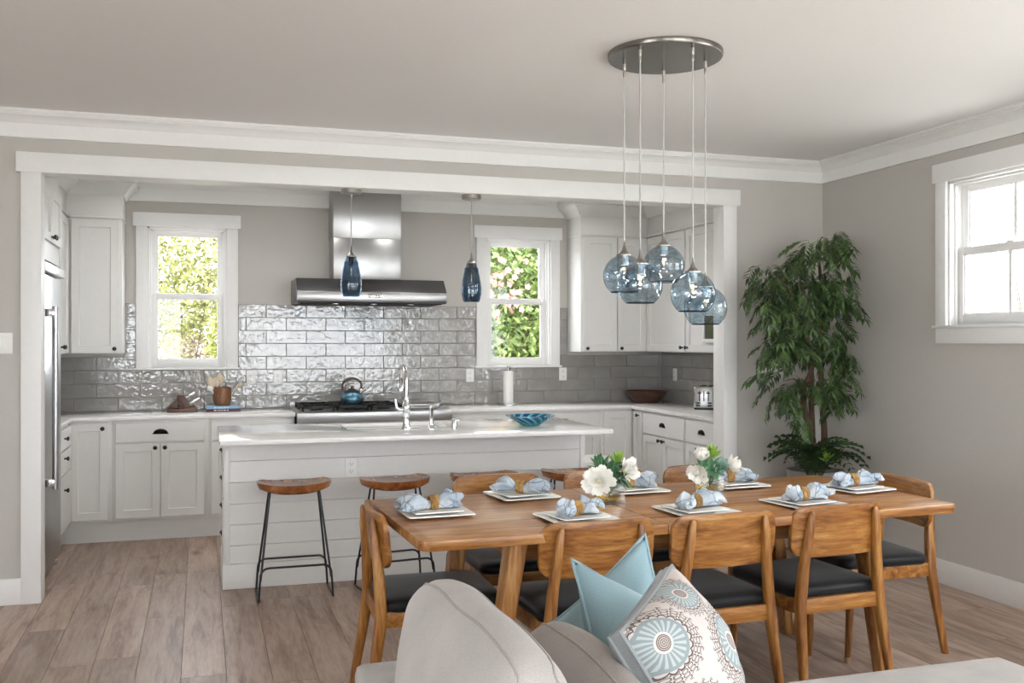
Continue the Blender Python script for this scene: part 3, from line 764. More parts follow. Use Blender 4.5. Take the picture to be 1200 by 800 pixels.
MB().lathe([(0.014,0.028),(0.012,0.06),(0.0135,0.10),(0.017,0.125),(0.017,0.145),(0.008,0.15)], 16).build('wand', M['chrome'], r)
MB().tube([(-0.012,0,0.135),(0.02,0,0.145)], [0.016,0.012], 10).build('nozzle', M['chrome'], r)
r = thing('air_switch', 'small chrome air switch at the right of the sprayer', 'switch', (1.50, 5.865, 0.914))
MB().lathe([(0.02,0),(0.02,0.004),(0.0165,0.006),(0.0165,0.062),(0.014,0.066)], 18).build('post', M['chrome'], r)
MB().tube([(0,0,0.05),(0.03,0,0.058)], 0.009, 10).lathe([(0.02,0.06),(0.02,0.068),(0.015,0.07)], 18).build('cap', M['chrome'], r)

# blue glass bowl
def bowl_glass():
    m, nt, b = newmat('blue_swirl_glass'); setp(b, None, 0.06, spec=0.6)
    tc = N(nt, 'ShaderNodeTexCoord'); sp = N(nt, 'ShaderNodeSeparateXYZ'); L(nt, tc.outputs['Object'], sp.inputs[0])
    at = N(nt, 'ShaderNodeMath', operation='ARCTAN2'); L(nt, sp.outputs['Y'], at.inputs[0]); L(nt, sp.outputs['X'], at.inputs[1])
    a = N(nt, 'ShaderNodeMath', operation='MULTIPLY'); a.inputs[1].default_value = 14; L(nt, at.outputs[0], a.inputs[0])
    z = N(nt, 'ShaderNodeMath', operation='MULTIPLY_ADD'); z.inputs[1].default_value = 160; L(nt, sp.outputs['Z'], z.inputs[0]); L(nt, a.outputs[0], z.inputs[2])
    s = N(nt, 'ShaderNodeMath', operation='SINE'); L(nt, z.outputs[0], s.inputs[0])
    h = N(nt, 'ShaderNodeMath', operation='MULTIPLY_ADD'); h.inputs[1].default_value = 0.5; h.inputs[2].default_value = 0.5; L(nt, s.outputs[0], h.inputs[0])
    dark = ramp(nt, h.outputs[0], [(0.35, '#0F4C74'), (0.7, '#1E7FA6'), (0.95, '#6CC3D8')])
    zr = N(nt, 'ShaderNodeMapRange'); zr.inputs['From Min'].default_value = 0.0; zr.inputs['From Max'].default_value = 0.035; L(nt, sp.outputs['Z'], zr.inputs['Value'])
    mx = N(nt, 'ShaderNodeMixRGB'); mx.inputs[1].default_value = hexlin('#57B3B0'); L(nt, zr.outputs[0], mx.inputs[0]); L(nt, dark, mx.inputs[2])
    L(nt, mx.outputs[0], b.inputs['Base Color']); b.inputs['Transmission Weight'].default_value = 0.15
    return m
r = thing('glass_bowl', 'blue swirled glass bowl on the island', 'bowl', (2.03, 5.955, 0.914))
n = 48
prof = [(0.045,0.0),(0.06,0.004),(0.095,0.025),(0.13,0.047),(0.158,0.066)]
pin = [(0.152,0.067),(0.124,0.051),(0.09,0.03),(0.05,0.011),(0.001,0.009)]
MB().lathe(prof + pin, n).build('basin', bowl_glass(), r)
rim = [(0.157*math.cos(2*math.pi*j/n), 0.157*math.sin(2*math.pi*j/n), 0.0675) for j in range(n+1)]
MB().tube(rim, 0.0035, 6, cap=False).build('rim', thin_glass('pale_blue_glass', (0.7,0.85,0.9)), r)

# kettle
r = thing('kettle', 'blue kettle with wooden handle on the range', 'kettle', (1.15, 7.80, 0.966))
kt = metal('blue_enamel', '#5F8398', 0.32, (1,1,1), 60, 0.1)
MB().lathe([(0.07,0),(0.085,0.006),(0.091,0.03),(0.088,0.055),(0.076,0.08),(0.055,0.098),(0.035,0.107),(0.02,0.109)], 28).build('body', kt, r)
l_ = MB().lathe([(0.036,0.106),(0.03,0.114),(0.015,0.119),(0.004,0.12)], 20).build('lid', M['walnut'], r)
MB().lathe([(0.006,0.118),(0.011,0.126),(0.009,0.134),(0.002,0.137)], 12).build('lid_knob', M['acacia'], l_)
MB().tube([(0.06,0,0.085),(0.085,0,0.105),(0.105,0,0.115)], [0.02,0.016,0.013], 12).build('spout', M['chrome'], r)
hp = [(-0.062,0,0.085),(-0.075,0,0.12)] + [(0.076*math.cos(R(a)), 0, 0.14+0.058*math.sin(R(a))) for a in range(180,-1,-15)] + [(0.072,0,0.115),(0.062,0,0.088)]
MB().tube(hp, 0.0095, 10).build('handle', M['walnut'], r)

# books, utensil crock, utensils
def book(label, loc, rz, w, d, h, cover):
    r = thing('book', label, 'book', loc, rz, 'books under the utensil crock')
    MB().box(-w/2, w/2, -d/2, d/2, 0, 0.003).box(-w/2, w/2, -d/2, d/2, h-0.003, h).box(-w/2, w/2, -d/2, -d/2+0.003, 0.003, h-0.003).build('cover', cover, r, bevel=0.0006)
    MB().box(-w/2+0.004, w/2-0.004, -d/2+0.003, d/2-0.004, 0.003, h-0.003).build('page_block', M['white_paper'], r, smooth=False)
    b = MB(); x = -w*0.28
    for ww in (0.022, 0.008, 0.014, 0.012, 0.02, 0.016):
        b.box(x, x+ww*0.8, -d/2-0.0006, -d/2+0.0002, h*0.36, h*0.64); x += ww+0.004
    b.build('spine_lettering', M['white_paper'], r, smooth=False)
book('dark red book under the light blue book', (0.165, 7.985, 0.914), 0, 0.255, 0.19, 0.022, paint('maroon_cover', '#5A2A35', 0.4, 0.03, 40, 0))
book('light blue book under the wooden utensil crock', (0.160, 7.99, 0.936), R(4), 0.26, 0.20, 0.020, paint('blue_cover', '#86AECB', 0.35, 0.03, 40, 0))
r = thing('utensil_crock', 'turned wooden crock holding cooking utensils', 'crock', (0.158, 8.0, 0.956))
MB().lathe([(0.052,0),(0.06,0.006),(0.07,0.05),(0.071,0.08),(0.067,0.13),(0.063,0.145),(0.056,0.145),(0.06,0.08),(0.05,0.012),(0.001,0.01)], 30).build('vessel', M['acacia'], r)
def spoon(label, dx, dy, ax, ay, ln, headw, headl, mat, slot=False):
    r = thing('cooking_utensil', label, 'utensil', (0.158+dx, 8.0+dy, 0.968), 0, 'utensils in the wooden crock')
    r.rotation_euler = (R(ay), R(ax), 0)
    MB().tube([(0,0,0),(0,0,ln)], 0.0055, 8).build('handle', mat, r)
    b = MB(); rings = []
    for i in range(9):
        t = i/8; wv = headw/2*math.sin(math.pi*(0.12+0.86*t))**0.7
        rings.append([(wv*math.cos(a), 0.006*math.sin(a)-0.004*math.sin(math.pi*t), ln-0.01+headl*t) for a in [2*math.pi*j/10 for j in range(10)]])
    b.loft(rings).build('head', mat, r)
spoon('wide wooden spoon leaning left in the crock', -0.02, 0.0, -20, 4, 0.15, 0.06, 0.09, M['spoonwood'])
spoon('wooden spoon standing upright in the crock', 0.0, 0.015, -5, 2, 0.17, 0.055, 0.085, M['spoonwood'])
spoon('slotted turner leaning slightly left in the crock', -0.01, -0.02, -12, -6, 0.15, 0.05, 0.075, M['spoonwood'])
spoon('white ladle drooping at the left side of the crock', -0.025, -0.02, -27, -4, 0.13, 0.05, 0.05, M['plastic'])
spoon('slim steel whisk handle leaning right in the crock', 0.02, 0.0, 27, 2, 0.19, 0.014, 0.05, M['steel'])
spoon('pale spatula leaning right in the crock', 0.022, -0.015, 36, 0, 0.16, 0.03, 0.06, M['spoonwood'])
# knife block
r = thing('knife_block', 'dark walnut knife block with an angled base', 'knife block', (-0.14, 7.985, 0.914))
MB().prism([(-0.115,0),(0.115,0),(0.085,0.055),(0.03,0.03),(-0.02,0.022),(-0.112,0.036)], 'y', -0.05, 0.05).build('base', M['walnut'], r, bevel=0.003)
MB().prism([(-0.015,0.015),(0.03,0.0),(0.075,0.03),(0.012,0.13),(-0.035,0.135),(-0.04,0.11)], 'y', -0.048, 0.048).build('slotted_block', M['walnut'], r, bevel=0.003)
MB().prism([(-0.10,0.036),(-0.02,0.022),(-0.035,0.105),(-0.05,0.09)], 'y', -0.03, 0.03).build('rear_wedge', M['walnut'], r, bevel=0.002)
kn = 0
for (x, z, y, lab) in [(0.025,0.112,-0.03,'front upper'),(0.025,0.112,-0.01,'second upper'),(0.025,0.112,0.01,'third upper'),(0.025,0.112,0.03,'rear upper'),(0.055,0.066,-0.025,'front lower'),(0.06,0.066,0.0,'middle lower'),(0.063,0.066,0.025,'rear lower')]:
    k = thing('knife', 'steel-handled knife in the %s slot of the knife block' % lab, 'knife', (-0.14+x, 7.985+y, 0.914+z), 0, 'knives in the knife block')
    k.rotation_euler = (0, R(58), 0)
    MB().box(-0.008, 0.008, -0.006, 0.006, 0, 0.078).build('handle', M['chrome'], k, bevel=0.003)
    MB().box(-0.008, 0.008, -0.001, 0.001, -0.035, 0.0).build('blade', M['steel'], k, smooth=False)
# paper towel
r = thing('paper_towel_holder', 'steel paper towel holder below the right window', 'holder', (2.52, 7.985, 0.914))
MB().lathe([(0.085,0),(0.085,0.008),(0.078,0.012),(0.01,0.013)], 28).build('base', M['steel'], r)
MB().tube([(0,0,0.01),(0,0,0.325)], 0.006, 10).lathe([(0.006,0.32),(0.012,0.327),(0.009,0.337),(0.002,0.34)], 14).build('rod', M['steel'], r)
o = MB().lathe([(0.011,0.0),(0.042,0.0),(0.043,0.004),(0.043,0.272),(0.042,0.276),(0.011,0.276)], 28).build('paper_towel_roll', M['white_paper'], None, loc=(2.52, 7.985, 0.928))
tag(o, 'white paper towel roll on the steel holder', 'paper towel')
# wooden bowl
o = MB().lathe([(0.10,0),(0.105,0.004),(0.155,0.05),(0.19,0.095),(0.193,0.105),(0.182,0.105),(0.15,0.06),(0.10,0.018),(0.001,0.014)], 40).build('wooden_bowl', M['walnut'], None, loc=(3.80, 7.93, 0.914))
tag(o, 'dark wooden salad bowl in the counter corner', 'bowl')
# toaster
r = thing('toaster', 'small steel toaster on the right countertop', 'toaster', (3.91, 7.03, 0.914), R(-38))
MB().box(-0.085, 0.085, -0.14, 0.14, 0.012, 0.185).build('body', M['chrome'], r, bevel=0.014, seg=3)
MB().box(-0.08, 0.08, -0.135, 0.135, 0.0, 0.02).build('base', M['black'], r, bevel=0.003)
fp = MB().box(-0.072, 0.072, -0.147, -0.139, 0.02, 0.172).build('control_panel', M['steel'], r, bevel=0.003)
for x in (-0.035, 0.0, 0.035): MB().box(x-0.004, x+0.004, -0.149, -0.146, 0.07, 0.15).build('lever_slot', M['dark'], fp, smooth=False)
for x in (-0.035, 0.035): MB().box(x-0.014, x+0.014, -0.165, -0.147, 0.13, 0.14).build('lever', M['black'], fp, bevel=0.003)
for x in (-0.045, 0.045):
    for z in (0.035, 0.055): MB().box(x-0.016, x+0.016, -0.151, -0.146, z-0.006, z+0.006).build('button', M['black'], fp, bevel=0.002)
for x in (-0.035, 0.035): MB().box(x-0.014, x+0.014, -0.11, 0.11, 0.183, 0.187).build('bread_slot', M['dark'], r, smooth=False)
# bin in front of the corner cabinets
r = thing('waste_bin', 'white waste bin with black latch beyond the right end of the island', 'bin', (2.82, 6.91, 0))
MB().prism(rrect(-0.20,0.20,-0.22,0.22,0.03), 'z', 0.01, 0.53).build('body', M['plastic'], r, bevel=0.004)
MB().prism(rrect(-0.205,0.205,-0.225,0.225,0.032), 'z', 0.53, 0.565).build('lid', M['plastic'], r, bevel=0.005)
MB().box(0.15, 0.212, -0.235, -0.20, 0.47, 0.535).build('latch', M['black'], r, bevel=0.003)
r = thing('framed_panel', 'small dark glass panel in a white frame on the right wall cabinet', 'panel', (3.785-0.0215, 6.80, 1.45), R(-90))
MB().box(0, 0.32, -0.022, 0, 0, 0.03).box(0, 0.32, -0.022, 0, 0.21, 0.24).box(0, 0.03, -0.022, 0, 0.03, 0.21).box(0.29, 0.32, -0.022, 0, 0.03, 0.21).build('frame', M['plastic'], r, bevel=0.002)
MB().box(0.03, 0.29, -0.012, -0.002, 0.03, 0.21).build('dark_pane', paint('smoked_glass', '#3A3A3A', 0.1, 0.02, 20, 0), r, smooth=False)

# outlets and switches
def outlet(label, loc, rz, kind='outlet', w=0.072, h=0.116):
    r = thing('wall_outlet' if kind == 'outlet' else 'light_switch', label, kind, loc, rz, 'wall outlets' if kind == 'outlet' else None)
    MB().box(-w/2, w/2, -0.006, 0, -h/2, h/2).build('cover_plate', M['plastic'], r, bevel=0.002)
    if kind == 'outlet':
        for z in (-0.022, 0.022):
            s = MB().box(-0.017, 0.017, -0.008, -0.005, z-0.015, z+0.015).build('socket', M['plastic'], r, bevel=0.004)
            MB().box(-0.008,-0.006,-0.0085,-0.0075,z-0.003,z+0.007).box(0.006,0.008,-0.0085,-0.0075,z-0.003,z+0.007).box(-0.002,0.002,-0.0085,-0.0075,z-0.010,z-0.006).build('slot', M['dark'], s, smooth=False)
    else:
        for x in (-0.023, 0.023): MB().box(x-0.016, x+0.016, -0.010, -0.005, -0.032, 0.032).build('rocker', M['plastic'], r, bevel=0.002)
YT = YK-0.0102
outlet('white outlet on the tiles beside the utensil crock', (0.385, YT, 1.165), 0)
outlet('white outlet on the tiles left of the range', (0.60, YT, 1.165), 0)
outlet('white outlet on the tiles left of the paper towel holder', (2.235, YT, 1.165), 0)
outlet('white outlet on the tiles right of the paper towel holder', (3.10, YT, 1.168), 0)
outlet('white outlet on the right kitchen wall behind the wooden bowl', (XKR-0.0102, 7.93, 1.16), R(-90))
outlet('white outlet on the island boards behind the stools', (0.873, IY0+0.003, 0.690), 0)
outlet('double light switch at the left edge by the opening', (-1.055, YP0, 1.45), 0, 'switch', 0.115, 0.116)

# kitchen pendants hanging from the head of the opening
def pendant(label, x, y, ztop, zcap):
    r = thing('pendant_light', label, 'pendant light', (x, y, 0), 0, 'blue glass kitchen pendants')
    MB().lathe([(0.062,ztop),(0.062,ztop-0.026),(0.058,ztop-0.03),(0.012,ztop-0.031)], 28).build('ceiling_canopy', M['nickel'], r)
    MB().tube([(0,0,ztop-0.03),(0,0,zcap-0.005)], 0.0034, 8).lathe([(0.007,ztop-0.03),(0.007,ztop-0.045),(0.003,ztop-0.05)], 10).build('cord', M['cordsilk'], r)
    MB().lathe([(0.004,zcap),(0.006,zcap-0.02),(0.012,zcap-0.042),(0.024,zcap-0.058),(0.032,zcap-0.064),(0.032,zcap-0.068)], 22).build('cap', M['nickel'], r)
    zt = zcap-0.066
    MB().lathe([(0.030,zt),(0.038,zt-0.03),(0.05,zt-0.07),(0.06,zt-0.12),(0.0655,zt-0.165),(0.064,zt-0.20),(0.056,zt-0.235),(0.05,zt-0.25)], 32, cap=False).build('shade', M['shade'], r)
    MB().lathe([(0.044,zt-0.03),(0.05,zt-0.09),(0.058,zt-0.15),(0.058,zt-0.20),(0.05,zt-0.245)], 32, cap=False).build('inner_shade', M['shade'], r)
    MB().lathe([(0.016,zt),(0.016,zt-0.055),(0.013,zt-0.06)], 14).build('socket', M['black'], r)
    b = MB().lathe([(0.011,zt-0.058),(0.016,zt-0.085),(0.02,zt-0.11),(0.018,zt-0.135),(0.006,zt-0.15)], 16).build('bulb', M['bulbglass'], r)
    MB().tube([(0,0,zt-0.07),(0,0,zt-0.12)], 0.003, 6).build('filament', M['filament'], b)
pendant('blue glass pendant in front of the range hood', 0.884, 6.03, OPT, 2.052)
pendant('blue glass pendant left of the right kitchen window', 1.655, 6.03, OPT, 2.030)

# unseen downlights added to brighten the kitchen, hidden by the head of the opening
for i, (x, y) in enumerate(((-0.2,7.15),(0.75,7.15),(1.75,7.15),(2.75,7.15),(0.4,6.45),(2.1,6.45))):
    r = thing('added_downlight', 'recessed kitchen downlight ' + ('above the left window counter', 'above the left side of the range', 'above the right side of the range', 'above the right window counter', 'over the left half of the island', 'over the right half of the island')[i], 'fill light', (x, y, CEIL), 0, 'added kitchen downlights')
    MB().lathe([(0.055,-0.001),(0.075,-0.001),(0.075,-0.006),(0.055,-0.004)], 24, cap=False).build('trim_ring', M['plastic'], r)
    MB().lathe([(0.001,-0.002),(0.055,-0.002)], 24, cap=False).build('lens', emit('added_downlight_lens', '#FFF8F0', 3.0), r)
    l = bpy.data.lights.new('added_downlight_bulb', 'AREA'); l.shape = 'DISK'; l.size = 0.10; l.energy = 3.0; l.color = (1.0, 0.98, 0.95); l.spread = R(150)
    o = bpy.data.objects.new('added_downlight_bulb', l); COL.objects.link(o); o.parent = r; o.location = (0, 0, -0.012)

# ================================================================== DINING AREA
CR, SR = math.cos(R(17.74)), math.sin(R(17.74))
# ---- five-globe pendant cluster
CX, CY = 1.965, 3.907
r = thing('chandelier', 'five blue glass globes hanging from a round steel plate over the table', 'chandelier', (CX, CY, 0))
MB().lathe([(0.254,CEIL),(0.254,CEIL-0.018),(0.25,CEIL-0.024),(0.001,CEIL-0.0245)], 56).build('ceiling_plate', M['plate_metal'], r)
th = 0.12; RR = 0.19
for a, b_, zb in ((-0.951,0.309,1.684), (-0.588,-0.809,1.627), (0,1,1.737), (0.588,-0.809,1.590), (0.951,0.309,1.538)):
    a2, b2 = a*math.cos(th)+b_*math.sin(th), b_*math.cos(th)-a*math.sin(th)
    x, y = RR*(a2*CR + b2*SR), RR*(-a2*SR + b2*CR)
    zt = zb + 0.166
    zc = zt + 0.064
    c = MB().tube([(x,y,CEIL-0.06),(x,y,zc-0.004)], 0.0036, 8).build('cord', M['cordsilk'], r)
    MB().lathe([(0.008,CEIL-0.024),(0.008,CEIL-0.05),(0.005,CEIL-0.055),(0.0065,CEIL-0.06),(0.0065,CEIL-0.075),(0.003,CEIL-0.085)], 12, (x,y,0)).build('cord_grip', M['nickel'], c)
    MB().lathe([(0.0035,zc),(0.006,zc-0.022),(0.012,zc-0.042),(0.024,zc-0.056),(0.036,zc-0.061),(0.036,zc-0.066)], 24, (x,y,0)).build('cap', M['nickel'], r)
    RG = 0.0965; cz = zb + 0.0735
    prof = []
    a0, a1 = math.asin((zt-cz)/RG*0.985 if (zt-cz) < RG else 0.96), -math.asin(0.0735/RG)
    for i in range(17):
        t = a0 + (a1-a0)*i/16
        prof.append((RG*math.cos(t), cz+RG*math.sin(t)))
    gl = MB().lathe(prof, 40, cap=False).build('globe', M['globe'], r, loc=(x,y,0))
    MB().lathe([(prof[-1][0], prof[-1][1]), (prof[-1][0]-0.002, prof[-1][1]-0.003), (prof[-1][0]-0.005, prof[-1][1]), (prof[-1][0]-0.002, prof[-1][1]+0.002)], 40, cap=False).build('globe_rim', thin_glass('rim_glass', '#7F98A8'), gl)
    MB().lathe([(0.02,zt+0.0),(0.02,zt-0.04),(0.017,zt-0.045)], 16, (x,y,0)).build('socket', M['steel'], r)
    bl = MB().lathe([(0.012,zt-0.044),(0.016,zt-0.06),(0.0185,zt-0.085),(0.014,zt-0.103),(0.004,zt-0.11)], 16, (x,y,0)).build('bulb', M['bulbglass'], r)
    MB().tube([(x-0.004,y,zt-0.055),(x-0.003,y,zt-0.085),(x+0.003,y,zt-0.085),(x+0.004,y,zt-0.055)], 0.0016, 5).build('filament', M['filament'], bl)
    pl = bpy.data.lights.new('globe_bulb', 'POINT'); pl.energy = 1.6; pl.shadow_soft_size = 0.015; pl.color = (1.0, 0.91, 0.80)
    po = bpy.data.objects.new('globe_bulb', pl); COL.objects.link(po); po.parent = r; po.location = (x, y, zt-0.135)

# ---- table
TCX, TCY, TRZ = 1.908, 3.845, R(1.8)
r = thing('dining_table', 'long honey-brown wooden extension dining table', 'table', (TCX, TCY, 0), TRZ)
TW, TD = 2.385, 0.965
def top_piece(x0, x1, rl, rr_):
    rad = 0.045; h = TD/2; pts = []
    def cor(cx, cy, a0):
        return [(cx+rad*math.cos(R(a0+90*i/6)), cy+rad*math.sin(R(a0+90*i/6))) for i in range(7)]
    pts += cor(x0+rad, -h+rad, 180) if rl else [(x0,-h)]
    pts += cor(x1-rad, -h+rad, 270) if rr_ else [(x1,-h)]
    pts += cor(x1-rad, h-rad, 0) if rr_ else [(x1,h)]
    pts += cor(x0+rad, h-rad, 90) if rl else [(x0,h)]
    return MB().prism(pts, 'z', 0.722, 0.76)
xs = [-TW/2, -0.22, 0.20, TW/2]
for i in range(3):
    top_piece(xs[i]+(0.0012 if i else 0), xs[i+1]-(0.0012 if i < 2 else 0), i == 0, i == 2).build('table_top', M['table_x'], r, bevel=0.004, seg=2)
MB().box(-0.78, 0.78, -0.335, -0.31, 0.635, 0.722).build('apron', M['table_x'], r, bevel=0.002)
MB().box(-0.78, 0.78, 0.31, 0.335, 0.635, 0.722).build('apron', M['table_x'], r, bevel=0.002)
MB().box(-0.80, -0.775, -0.31, 0.31, 0.635, 0.722).build('apron', M['table_x'], r, bevel=0.002)
MB().box(0.775, 0.80, -0.31, 0.31, 0.635, 0.722).build('apron', M['table_x'], r, bevel=0.002)
for sx in (-1, 1):
    for sy in (-1, 1):
        rings = []
        for z, cx, hw, hd in ((0.0, 0.90, 0.025, 0.035), (0.35, 0.85, 0.031, 0.042), (0.722, 0.79, 0.036, 0.05)):
            cy = 0.345
            rings.append([(sx*cx+px, sy*cy+py, z) for px, py in rrect(-hw, hw, -hd, hd, 0.014, 3)])
        MB().loft(rings).build('leg', M['table_z'], r)

# ---- chairs: origin on the floor, sitter looks towards +y
def chair_meshes():
    d = {}
    def backrest():
        b = MB(); n = 21; W, H, rad = 0.232, 0.105, 0.06; zc = 0.692
        fr, bk = [], []
        for i in range(n):
            u = -1 + 2*i/(n-1)
            x = W*math.sin(u*math.pi/2) if abs(u) > 0.6 else W*u*math.sin(0.3*math.pi)/0.6
            e = abs(x) - (W-rad)
            hh = H if e <= 0 else H - rad + math.sqrt(max(rad*rad-e*e, 0))
            hh = max(hh, H-rad)
            y = 0.034*(x/W)**2
            lean = lambda z: -(z-0.59)*0.10
            col = []
            for k in range(7):
                z = zc - hh + 2*hh*k/6
                col.append((x, y, z))
            fr.append([(p[0], -0.225+p[1]+0.011+lean(p[2]), p[2]) for p in col])
            bk.append([(p[0]*1.0, -0.225+p[1]-0.011+lean(p[2]), p[2]) for p in col])
        rings = [fr[i] + list(reversed(bk[i])) for i in range(n)]
        b.loft(rings)
        return b.mesh('backrest', bevel=0.005, seg=2)
    d['backrest'] = backrest()
    def rear(s):
        pts = [((0.222,-0.285,0.0),0.0135,0.0155), ((0.209,-0.248,0.22),0.0175,0.021), ((0.199,-0.222,0.40),0.02,0.025), ((0.185,-0.228,0.55),0.019,0.022), ((0.168,-0.243,0.70),0.0165,0.017), ((0.161,-0.2495,0.765),0.012,0.010), ((0.159,-0.250,0.778),0.006,0.005)]
        rings = [[(s*p[0]+a, p[1]+c, p[2]) for a, c in rrect(-hw, hw, -hd, hd, min(hw,hd)*0.75, 4)] for p, hw, hd in pts]
        return MB().loft(rings).mesh('rear_leg', angle=50)
    d['rear-1'], d['rear1'] = rear(-1), rear(1)
    def front(s):
        return MB().tube([(s*0.212,0.235,0.0),(s*0.207,0.222,0.2),(s*0.20,0.21,0.41)], [0.0135,0.0175,0.021], 14).mesh('front_leg')
    d['front-1'], d['front1'] = front(-1), front(1)
    cp = MB().lathe([(0.0145,0),(0.0148,0.02),(0.0145,0.024)], 14).mesh('foot_cap')
    d['cap'] = cp
    def rail(p0, p1, h=0.062, t=0.022):
        P0, P1 = Vector(p0), Vector(p1); dr = (P1-P0).normalized(); nn = Vector((-dr.y, dr.x, 0))*t/2
        vs = []
        for z in (0.362, 0.362+h):
            for q in (P0-nn, P1-nn, P1+nn, P0+nn): vs.append((q.x, q.y, z))
        return MB().add(vs, [(0,3,2,1),(4,5,6,7),(0,1,5,4),(1,2,6,5),(2,3,7,6),(3,0,4,7)]).mesh('rail', bevel=0.004)
    d['rails'] = [rail((-0.197,-0.222,0),(0.197,-0.222,0)), rail((-0.20,0.215,0),(0.20,0.215,0)), rail((-0.2,-0.222,0),(-0.203,0.215,0)), rail((0.2,-0.222,0),(0.203,0.215,0))]
    # upholstered seat
    rings = []; outline = []
    base_ = rrect(-0.222, 0.222, -0.215, 0.262, 0.06, 5)
    cx, cy = 0.0, 0.02
    for sc, z in ((0.96,0.420),(0.99,0.426),(1.0,0.440),(0.985,0.456),(0.93,0.467),(0.80,0.474),(0.5,0.478)):
        rings.append([(cx+(x-cx)*sc, cy+(y-cy)*sc, z) for x, y in base_])
    d['seat'] = MB().loft(rings).mesh('seat', angle=60)
    return d
CH = chair_meshes()
for k, m_ in (('backrest','teak_x'),('rear-1','teak_z'),('rear1','teak_z'),('front-1','teak_z'),('front1','teak_z'),('seat','leather')):
    CH[k].materials.append(M[m_])
for q in CH['rails']: q.materials.append(M['teak_x'])
CH['cap'].materials.append(paint('felt_cap', '#A58A70', 0.9, 0.04, 60, 0.1))
def chair(label, x, y, rz):
    r = thing('dining_chair', label, 'chair', (x, y, 0), R(rz), 'honey wood dining chairs')
    obj('backrest', CH['backrest'], None, r)
    obj('seat', CH['seat'], None, r)
    for s in (-1, 1):
        l1 = obj('leg', CH['rear%d' % s], None, r)
        l2 = obj('leg', CH['front%d' % s], None, r)
        obj('foot_cap', CH['cap'], None, l2, (s*0.212, 0.235, 0))
    for q in CH['rails']: obj('rail', q, None, r)
chair('dining chair with black seat on the near side, behind the blue pillows', 1.405, 3.565, 1)
chair('dining chair with black seat in the middle of the near side', 1.935, 3.565, 2)
chair('dining chair with black seat at the right of the near side', 2.475, 3.60, 4)
chair('dining chair with black seat at the left end of the table', 0.885, 3.885, -92)
chair('dining chair with black seat at the right end by the wall', 3.045, 3.95, 88)
chair('dining chair on the far side nearest the island stools', 1.405, 4.405, 181)
chair('dining chair on the far side behind the left flower vase', 1.985, 4.41, 180)
chair('dining chair on the far side behind the right flower vase', 2.56, 4.435, 182)

# ---- bar stools
def stool_meshes():
    d = {}
    b = MB(); nu, nv = 33, 15; top = {}; bot = {}
    for i in range(nu):
        for j in range(nv):
            u, v = -1+2*i/(nu-1), -1+2*j/(nv-1)
            # map the square to a rounded plan
            x = u*math.sqrt(1-0.30*v*v)*0.212; y = v*math.sqrt(1-0.42*u*u)*0.138
            e = max(abs(u), abs(v))
            zt = 0.648 + 0.008*abs(u)**4 - 0.010*(1-u*u)*(1-(v*0.8)**2)
            th_ = 0.058*(1-abs(u)**2.6*0.50)*(1-0.28*abs(v)**3)*(1 if e < 0.999 else 0.75)
            top[i,j] = (x, y, zt); bot[i,j] = (x*(0.97 if e > 0.99 else 1), y*(0.97 if e > 0.99 else 1), zt-th_)
    vs = [top[i,j] for i in range(nu) for j in range(nv)] + [bot[i,j] for i in range(nu) for j in range(nv)]
    o = nu*nv; fs = []
    for i in range(nu-1):
        for j in range(nv-1):
            a = i*nv+j
            fs.append((a, a+nv, a+nv+1, a+1)); fs.append((o+a, o+a+1, o+a+nv+1, o+a+nv))
    ed = [(i,0) for i in range(nu)] + [(nu-1,j) for j in range(1,nv)] + [(i,nv-1) for i in range(nu-2,-1,-1)] + [(0,j) for j in range(nv-2,0,-1)]
    for k in range(len(ed)):
        p, q = ed[k], ed[(k+1) % len(ed)]
        a, c = p[0]*nv+p[1], q[0]*nv+q[1]
        fs.append((a, c, o+c, o+a))
    d['seat'] = b.add(vs, fs).mesh('seat', angle=70)
    d['seat'].materials.append(M['stool'])
    def leg(sx, sy):
        return MB().tube([(sx*0.138, sy*0.035, 0.606), (sx*0.165, sy*0.075, 0.38), (sx*0.192, sy*0.118, 0.15), (sx*0.196, sy*0.124, 0.115)], 0.0062, 8).mesh('leg')
    for sx in (-1,1):
        for sy in (-1,1): d['leg%d%d' % (sx,sy)] = leg(sx,sy)
    def arch(sy):
        p = [(-0.206, sy*0.132, 0.008), (-0.200, sy*0.128, 0.10)]
        p += [(-0.150-0.047*math.cos(R(a)), sy*0.126, 0.14+0.047*math.sin(R(a))) for a in range(10, 91, 16)]
        p += [(-x, y, z) for x, y, z in reversed(p)]
        return MB().tube(p, 0.0062, 8).mesh('footrest')
    d['a1'], d['a-1'] = arch(1), arch(-1)
    d['run'] = MB().tube([(0,-0.132,0.008),(0,0.132,0.008)], 0.0062, 8).mesh('runner')
    for k in d:
        if k != 'seat': d[k].materials.append(M['black'])
    return d
ST = stool_meshes()
def stool(label, x, y, rz):
    r = thing('bar_stool', label, 'bar stool', (x, y, 0), R(rz), 'backless wooden bar stools at the island')
    obj('seat', ST['seat'], None, r)
    for sx in (-1,1):
        for sy in (-1,1): obj('leg', ST['leg%d%d' % (sx,sy)], None, r)
        obj('runner', ST['run'], None, r, (sx*0.206, 0, 0))
    obj('footrest', ST['a1'], None, r); obj('footrest', ST['a-1'], None, r)
stool('backless wooden bar stool standing clear at the left of the island', 0.512, 5.735, 0)
stool('backless wooden bar stool behind the left end dining chair', 1.095, 5.70, 7)
stool('backless wooden bar stool hidden behind the leftmost far-side chair', 1.645, 5.70, 2)
stool('backless wooden bar stool at the right end of the island', 2.235, 5.70, -4)

